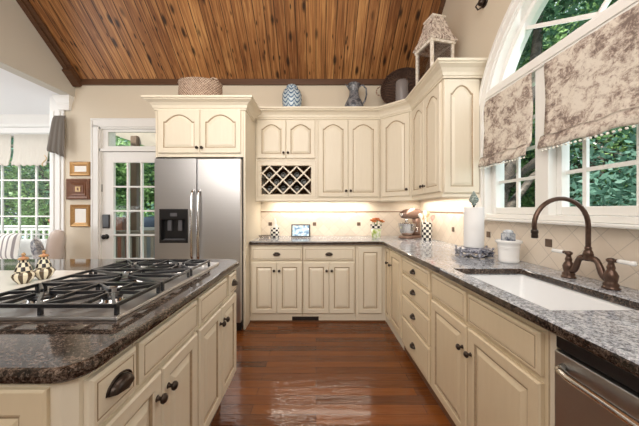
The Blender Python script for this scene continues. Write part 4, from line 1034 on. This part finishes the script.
for x in (-3.82, -3.38):
    for y in (3.12, 3.52): MB().lathe((x, y, 0), [(.014, 0), (.02, .02), (.024, .36)], seg=12).build('leg', DKWOOD, t)
t.location = (-3.355, 3.20, 0); t.rotation_euler = (0, 0, math.radians(44))
pillow(-3.335, 3.235, .715, .40, .46, .11, LEAFF, PI/2+math.radians(44), -.20, 'dark leaf print pillow leaning on the beige upholstered chair')
# ------------------------------------------------------------------ outdoors
tag(MB().box(-14, 16, BY+1.2+.0, 16, -1.7, -1.6).box(2.2, 16, -6, 4.8, -1.7, -1.6).build('lawn', GRASS), 'green lawn beyond the house seen through the windows', 'lawn')
bpy.data.objects['lawn']['kind'] = 'structure'
mb = MB()
for k in range(16): mb.box(-9, -1.2, BY+T+.02+.145*k if k > 5 else 4.58+.145*k, BY+T+.155+.145*k if k > 5 else 4.715+.145*k, -.12, -.06) if False else mb.box(-9, -1.2, 4.60+.145*k, 4.735+.145*k, -.12, -.06)
mb.box(-3.38, -1.2, 3.80, 4.59, -.12, -.06)
tag(mb.build('deck', DECKW), 'weathered wooden deck outside the glazed door', 'deck')
def railing(xa, xb, y, m, label, step, zt=.90):
    t = thing('deck_railing', label, 'railing', ((xa+xb)/2, y, -.06))
    MB().box(xa, xb, y-.05, y+.05, zt-.03, zt).box(xa, xb, y-.02, y+.02, zt-.11, zt-.04).build('top_rail', m, t)
    MB().box(xa, xb, y-.02, y+.02, .02, .09).build('bottom_rail', m, t)
    n = int((xb-xa)/step); b0 = None
    for k in range(n):
        if b0 is None: b0 = MB().box(xa+.05, xa+.087, y-.018, y+.018, .09, zt-.11).build('baluster', m, t)
        else: c = b0.copy(); C.objects.link(c); c.location.x += step*k
    return t
railing(-3.75, -1.9, 4.75, DECKW, 'weathered brown deck railing seen through the glazed door', .13)
railing(-8.0, -4.4, 6.3, WHITE, 'white deck railing seen through the sunroom window', .14)
tag(MB().box(-3.37, -3.26, 4.86, 4.97, -.06, 2.62).build('porch_post', m_wood('brown_post', (.12, .075, .05), (.26, .17, .12), (10, 10, 3)), bevel=.01), 'brown square porch post seen through the glazed door', 'post')
tag(MB().box(-4.29, -4.05, 5.6, 5.85, -.06, 1.06).box(-4.31, -4.03, 5.58, 5.87, 1.06, 1.11).build('patio_chest', m_wood('red_brown_chest', (.22, .07, .04), (.36, .14, .08)), bevel=.01), 'red-brown wooden chest on the deck behind the glazed door', 'chest')
t = thing('grill', 'covered dark blue-grey grill on the deck behind the door glass', 'grill', (-3.45, 5.8, -.06))
MB().box(-3.7, -3.2, 5.6, 5.95, -.06, .85).build('cart', plain('grill_grey', (.25, .27, .30), .5), t, bevel=.02)
MB().box(-3.78, -3.14, 5.58, 5.98, .85, .90).build('side_shelf', plain('shelf_white', (.7, .7, .7), .4), t)
MB().lathe((-3.46, 5.78, .99), [(.10, -.24), (.13, -.22), (.14, 0), (.13, .22), (.10, .24)], axis='x').build('hood', plain('blue_grey_cover', (.10, .14, .22), .5), t)
mb = MB(); rf = lambda x, zo: (x, zo+2.886-(x+4.27)*.386)
for y in (5.0, 5.12): mb.poly([(-5.0, y, 3.17), (-1.6, y, 1.856+.1), (-1.6, y, 3.6), (-5.0, y, 3.6)])
mb.poly([(-5.0, 5.0, 3.17), (-1.6, 5.0, 1.956), (-1.6, 7, 1.956), (-5.0, 7, 3.17)])
mb.bar((-5.0, 4.97, 3.17), (-1.6, 4.97, 1.956), .05, .12)
tag(mb.build('porch_roof', DECKW), 'sloped tan porch gable seen through the transom above the door', 'roof')
tag(MB().lathe((-6.15, 6.3, .90), [(.07, 0), (.10, .12), (.11, .13), (.10, .14), (.085, .12)], seg=20).build('flower_pot', plain('terracotta', (.62, .25, .14), .8)), 'orange terracotta pot on the white railing outside the sunroom', 'pot')

def crown_mesh(seed, R, Hh, n, leaf=.11):
    rnd = random.Random(seed); v = []; f = []
    blobs = [(Vector((rnd.uniform(-1, 1)*R*.6, rnd.uniform(-1, 1)*R*.6, rnd.uniform(-.5, .5)*Hh)), rnd.uniform(.45, .7)*R) for _ in range(11)]
    for i in range(n):
        c, r = rnd.choice(blobs); d = Vector((rnd.gauss(0, 1), rnd.gauss(0, 1), rnd.gauss(0, 1))).normalized()
        p = c+d*r*rnd.uniform(.6, 1.05); a = Vector((rnd.gauss(0, 1), rnd.gauss(0, 1), rnd.gauss(0, .7))).normalized(); b = a.cross(Vector((rnd.gauss(0, 1), rnd.gauss(0, 1), rnd.gauss(0, 1)))).normalized()
        s = leaf*rnd.uniform(.6, 1.3); k = len(v); v += [p-a*s, p+b*s*.45, p+a*s, p-b*s*.45]; f.append((k, k+1, k+2, k+3))
    me = bpy.data.meshes.new('foliage'); me.from_pydata(v, [], f); return me
crowns = []
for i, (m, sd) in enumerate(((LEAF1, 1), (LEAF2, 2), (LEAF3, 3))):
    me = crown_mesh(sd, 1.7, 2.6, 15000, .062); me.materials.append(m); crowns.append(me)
def tree(x, y, z, s, kind, label, lean=.1):
    t = thing('tree', label, 'tree', (x, y, -1.6), 'trees outside the windows')
    mb = MB(); P = [(x, y, -1.6), (x+lean*.3, y, .0), (x+lean, y+.1, 1.5), (x+lean*1.8, y-.1, 3.2), (x+lean*2.2, y, 4.6)]
    mb.tube(P, [.20*s, .17*s, .14*s, .10*s, .04*s], 0, 10)
    for a, zz in ((.4, 1.2), (2.2, 1.9), (3.9, 2.5), (5.3, 1.6)): mb.tube([(x+lean, y, zz), (x+lean+.7*math.cos(a), y+.7*math.sin(a), zz+.6), (x+lean+1.3*math.cos(a), y+1.3*math.sin(a), zz+.9)], [.08*s, .06*s, .02], 0, 7)
    mb.build('trunk', BARK, t)
    o = bpy.data.objects.new('foliage', crowns[kind]); C.objects.link(o); o.parent = t; o.location = (lean*1.5, 0, z+1.6); o.scale = (s, s, s); o.rotation_euler = (0, 0, x*3.1)
W2 = 'beyond the arched kitchen window'
for x, y, z, s, k, lb in ((4.4, 6.2, 1.4, .9, 0, 'bright green tree nearest the side sash '+W2), (5.4, 4.4, 1.2, 1.0, 1, 'deep green tree behind the middle sash '+W2), (5.6, 7.2, 4.2, 1.3, 2, 'tall blue-green tree rising behind the side sash '+W2),
    (6.6, 4.9, 4.6, 1.2, 0, 'tall light green tree seen in the arch top '+W2), (6.8, 9.0, 1.5, 1.3, 1, 'dark green tree farthest back '+W2), (4.3, 2.6, 1.0, .9, 2, 'blue-green tree nearest the right photo edge '+W2), (4.9, 5.2, 4.5, 1.0, 0, 'leaning bright tree with a thick dark trunk in the arch glass'), (9, 6.5, 1.6, 1.5, 1, 'broad dark tree at the back '+W2)):
    tree(x, y, z, s, k, lb, .45 if 'leaning' in lb else .1)
tree(2.35, 4.0, 4.7, .85, 1, 'slim near tree with dark leaning trunk '+W2, .46)
W1 = 'beyond the sunroom window'
for x, y, z, s, k, lb in ((-8.6, 8.6, 1.6, 1.0, 0, 'light green tree in the middle panes '+W1), (-10.3, 8.6, 1.9, 1.1, 2, 'blue-green tree at the left photo edge '+W1), (-7.4, 9.2, 2.0, 1.1, 1, 'deep green tree at the right panes '+W1), (-5.6, 9.0, 1.8, 1.1, 0, 'light green tree behind the glazed back door'),
    (-4.2, 9.4, 2.0, 1.1, 2, 'blue-green tree right of the post behind the glazed door'), (-9.5, 10.8, 3.0, 1.5, 1, 'tall dark tree at the very back '+W1), (-6.3, 11, 3.2, 1.5, 1, 'tall dark tree behind the porch roof')):
    tree(x, y, z, s, k, lb)

# ------------------------------------------------------------------ lights
def area(name, loc, target, sx, sy, power, color=(1, 1, 1), spread=None):
    l = bpy.data.lights.new(name, 'AREA'); l.shape = 'RECTANGLE'; l.size = sx; l.size_y = sy; l.energy = power; l.color = color
    if spread: l.spread = math.radians(spread)
    o = bpy.data.objects.new(name, l); C.objects.link(o); o.location = loc
    o.rotation_euler = (Vector(target)-Vector(loc)).to_track_quat('-Z', 'Y').to_euler(); return o
area('fill_room', (-.6, -1.6, 2.9), (-.3, 2.8, 1.3), 3.2, 1.6, 66, (1, .96, .90))  # added fill lamp behind the camera, evens out the room
area('fill_overhead', (-.7, .9, 3.3), (-.7, 1.3, 0), 2.2, 1.6, 40, (1, .93, .84))  # added overhead fill, no fixture hangs here
area('fill_upward', (-.9, 0.2, 2.3), (-.8, 2.6, 3.9), 2.5, 1.2, 42, (1, .93, .85))  # added fill aimed up to lift the pine ceiling and high walls
area('light_undercabinet', (.06, 3.5, 1.385), (.06, 3.5, .9), 1.3, .10, 7.5, (1, .90, .77))
area('light_undercabinet_corner', (1.27, 2.95, 1.385), (1.27, 2.95, .9), .10, 1.1, 6.0, (1, .90, .77))
area('fill_sunroom', (-5.2, 2.4, 2.7), (-5.2, 2.6, 0), 2.6, 2.0, 48, (.96, .98, 1))  # unseen fill added to brighten the sunroom
area('fill_sunroom_bounce', (-5.2, 1.6, 1.0), (-5.2, 2.6, 2.8), 2.0, 1.5, 55, (.96, .98, 1))  # unseen lamp added to whiten the sunroom ceiling from below
area('fill_deck', (-4.2, 5.7, 3.6), (-4.0, 5.5, 0), 3.0, 1.8, 90, (.95, .98, 1))  # added fill brightening the deck, not a porch lamp
area('light_window_daylight', (1.72, 1.31, 2.1), (0, 1.5, 1.0), 1.5, 1.5, 9, (.92, .97, 1))
sun = bpy.data.lights.new('sun', 'SUN'); sun.energy = 8.0; sun.angle = .03; sun.color = (1, .96, .88)
so = bpy.data.objects.new('sun', sun); C.objects.link(so); so.rotation_euler = Vector((.35, .75, -1.05)).to_track_quat('-Z', 'Y').to_euler()
wd = bpy.data.worlds.new('world'); bpy.context.scene.world = wd; wd.use_nodes = True
wd.node_tree.nodes['Background'].inputs[0].default_value = (.80, .90, 1, 1); wd.node_tree.nodes['Background'].inputs[1].default_value = 1.25

# ------------------------------------------------------------------ camera
cam = bpy.data.cameras.new('camera'); cam.sensor_width = 36; cam.lens = 36*F_/639; cam.clip_start = .02
cam.shift_x = 3.5/639; cam.shift_y = -3/639
co = bpy.data.objects.new('camera', cam); C.objects.link(co); co.location = (0, 0, H); co.rotation_euler = (PI/2, 0, 0)
bpy.context.scene.camera = co
vs = bpy.context.scene.view_settings; vs.view_transform = 'Standard'; vs.look = 'None'; vs.exposure = 0; vs.gamma = 1
bpy.context.scene.cycles.max_bounces = 8; bpy.context.scene.cycles.transparent_max_bounces = 16
bpy.context.scene.cycles.sample_clamp_indirect = 4
bpy.context.scene.cycles.use_denoising = True
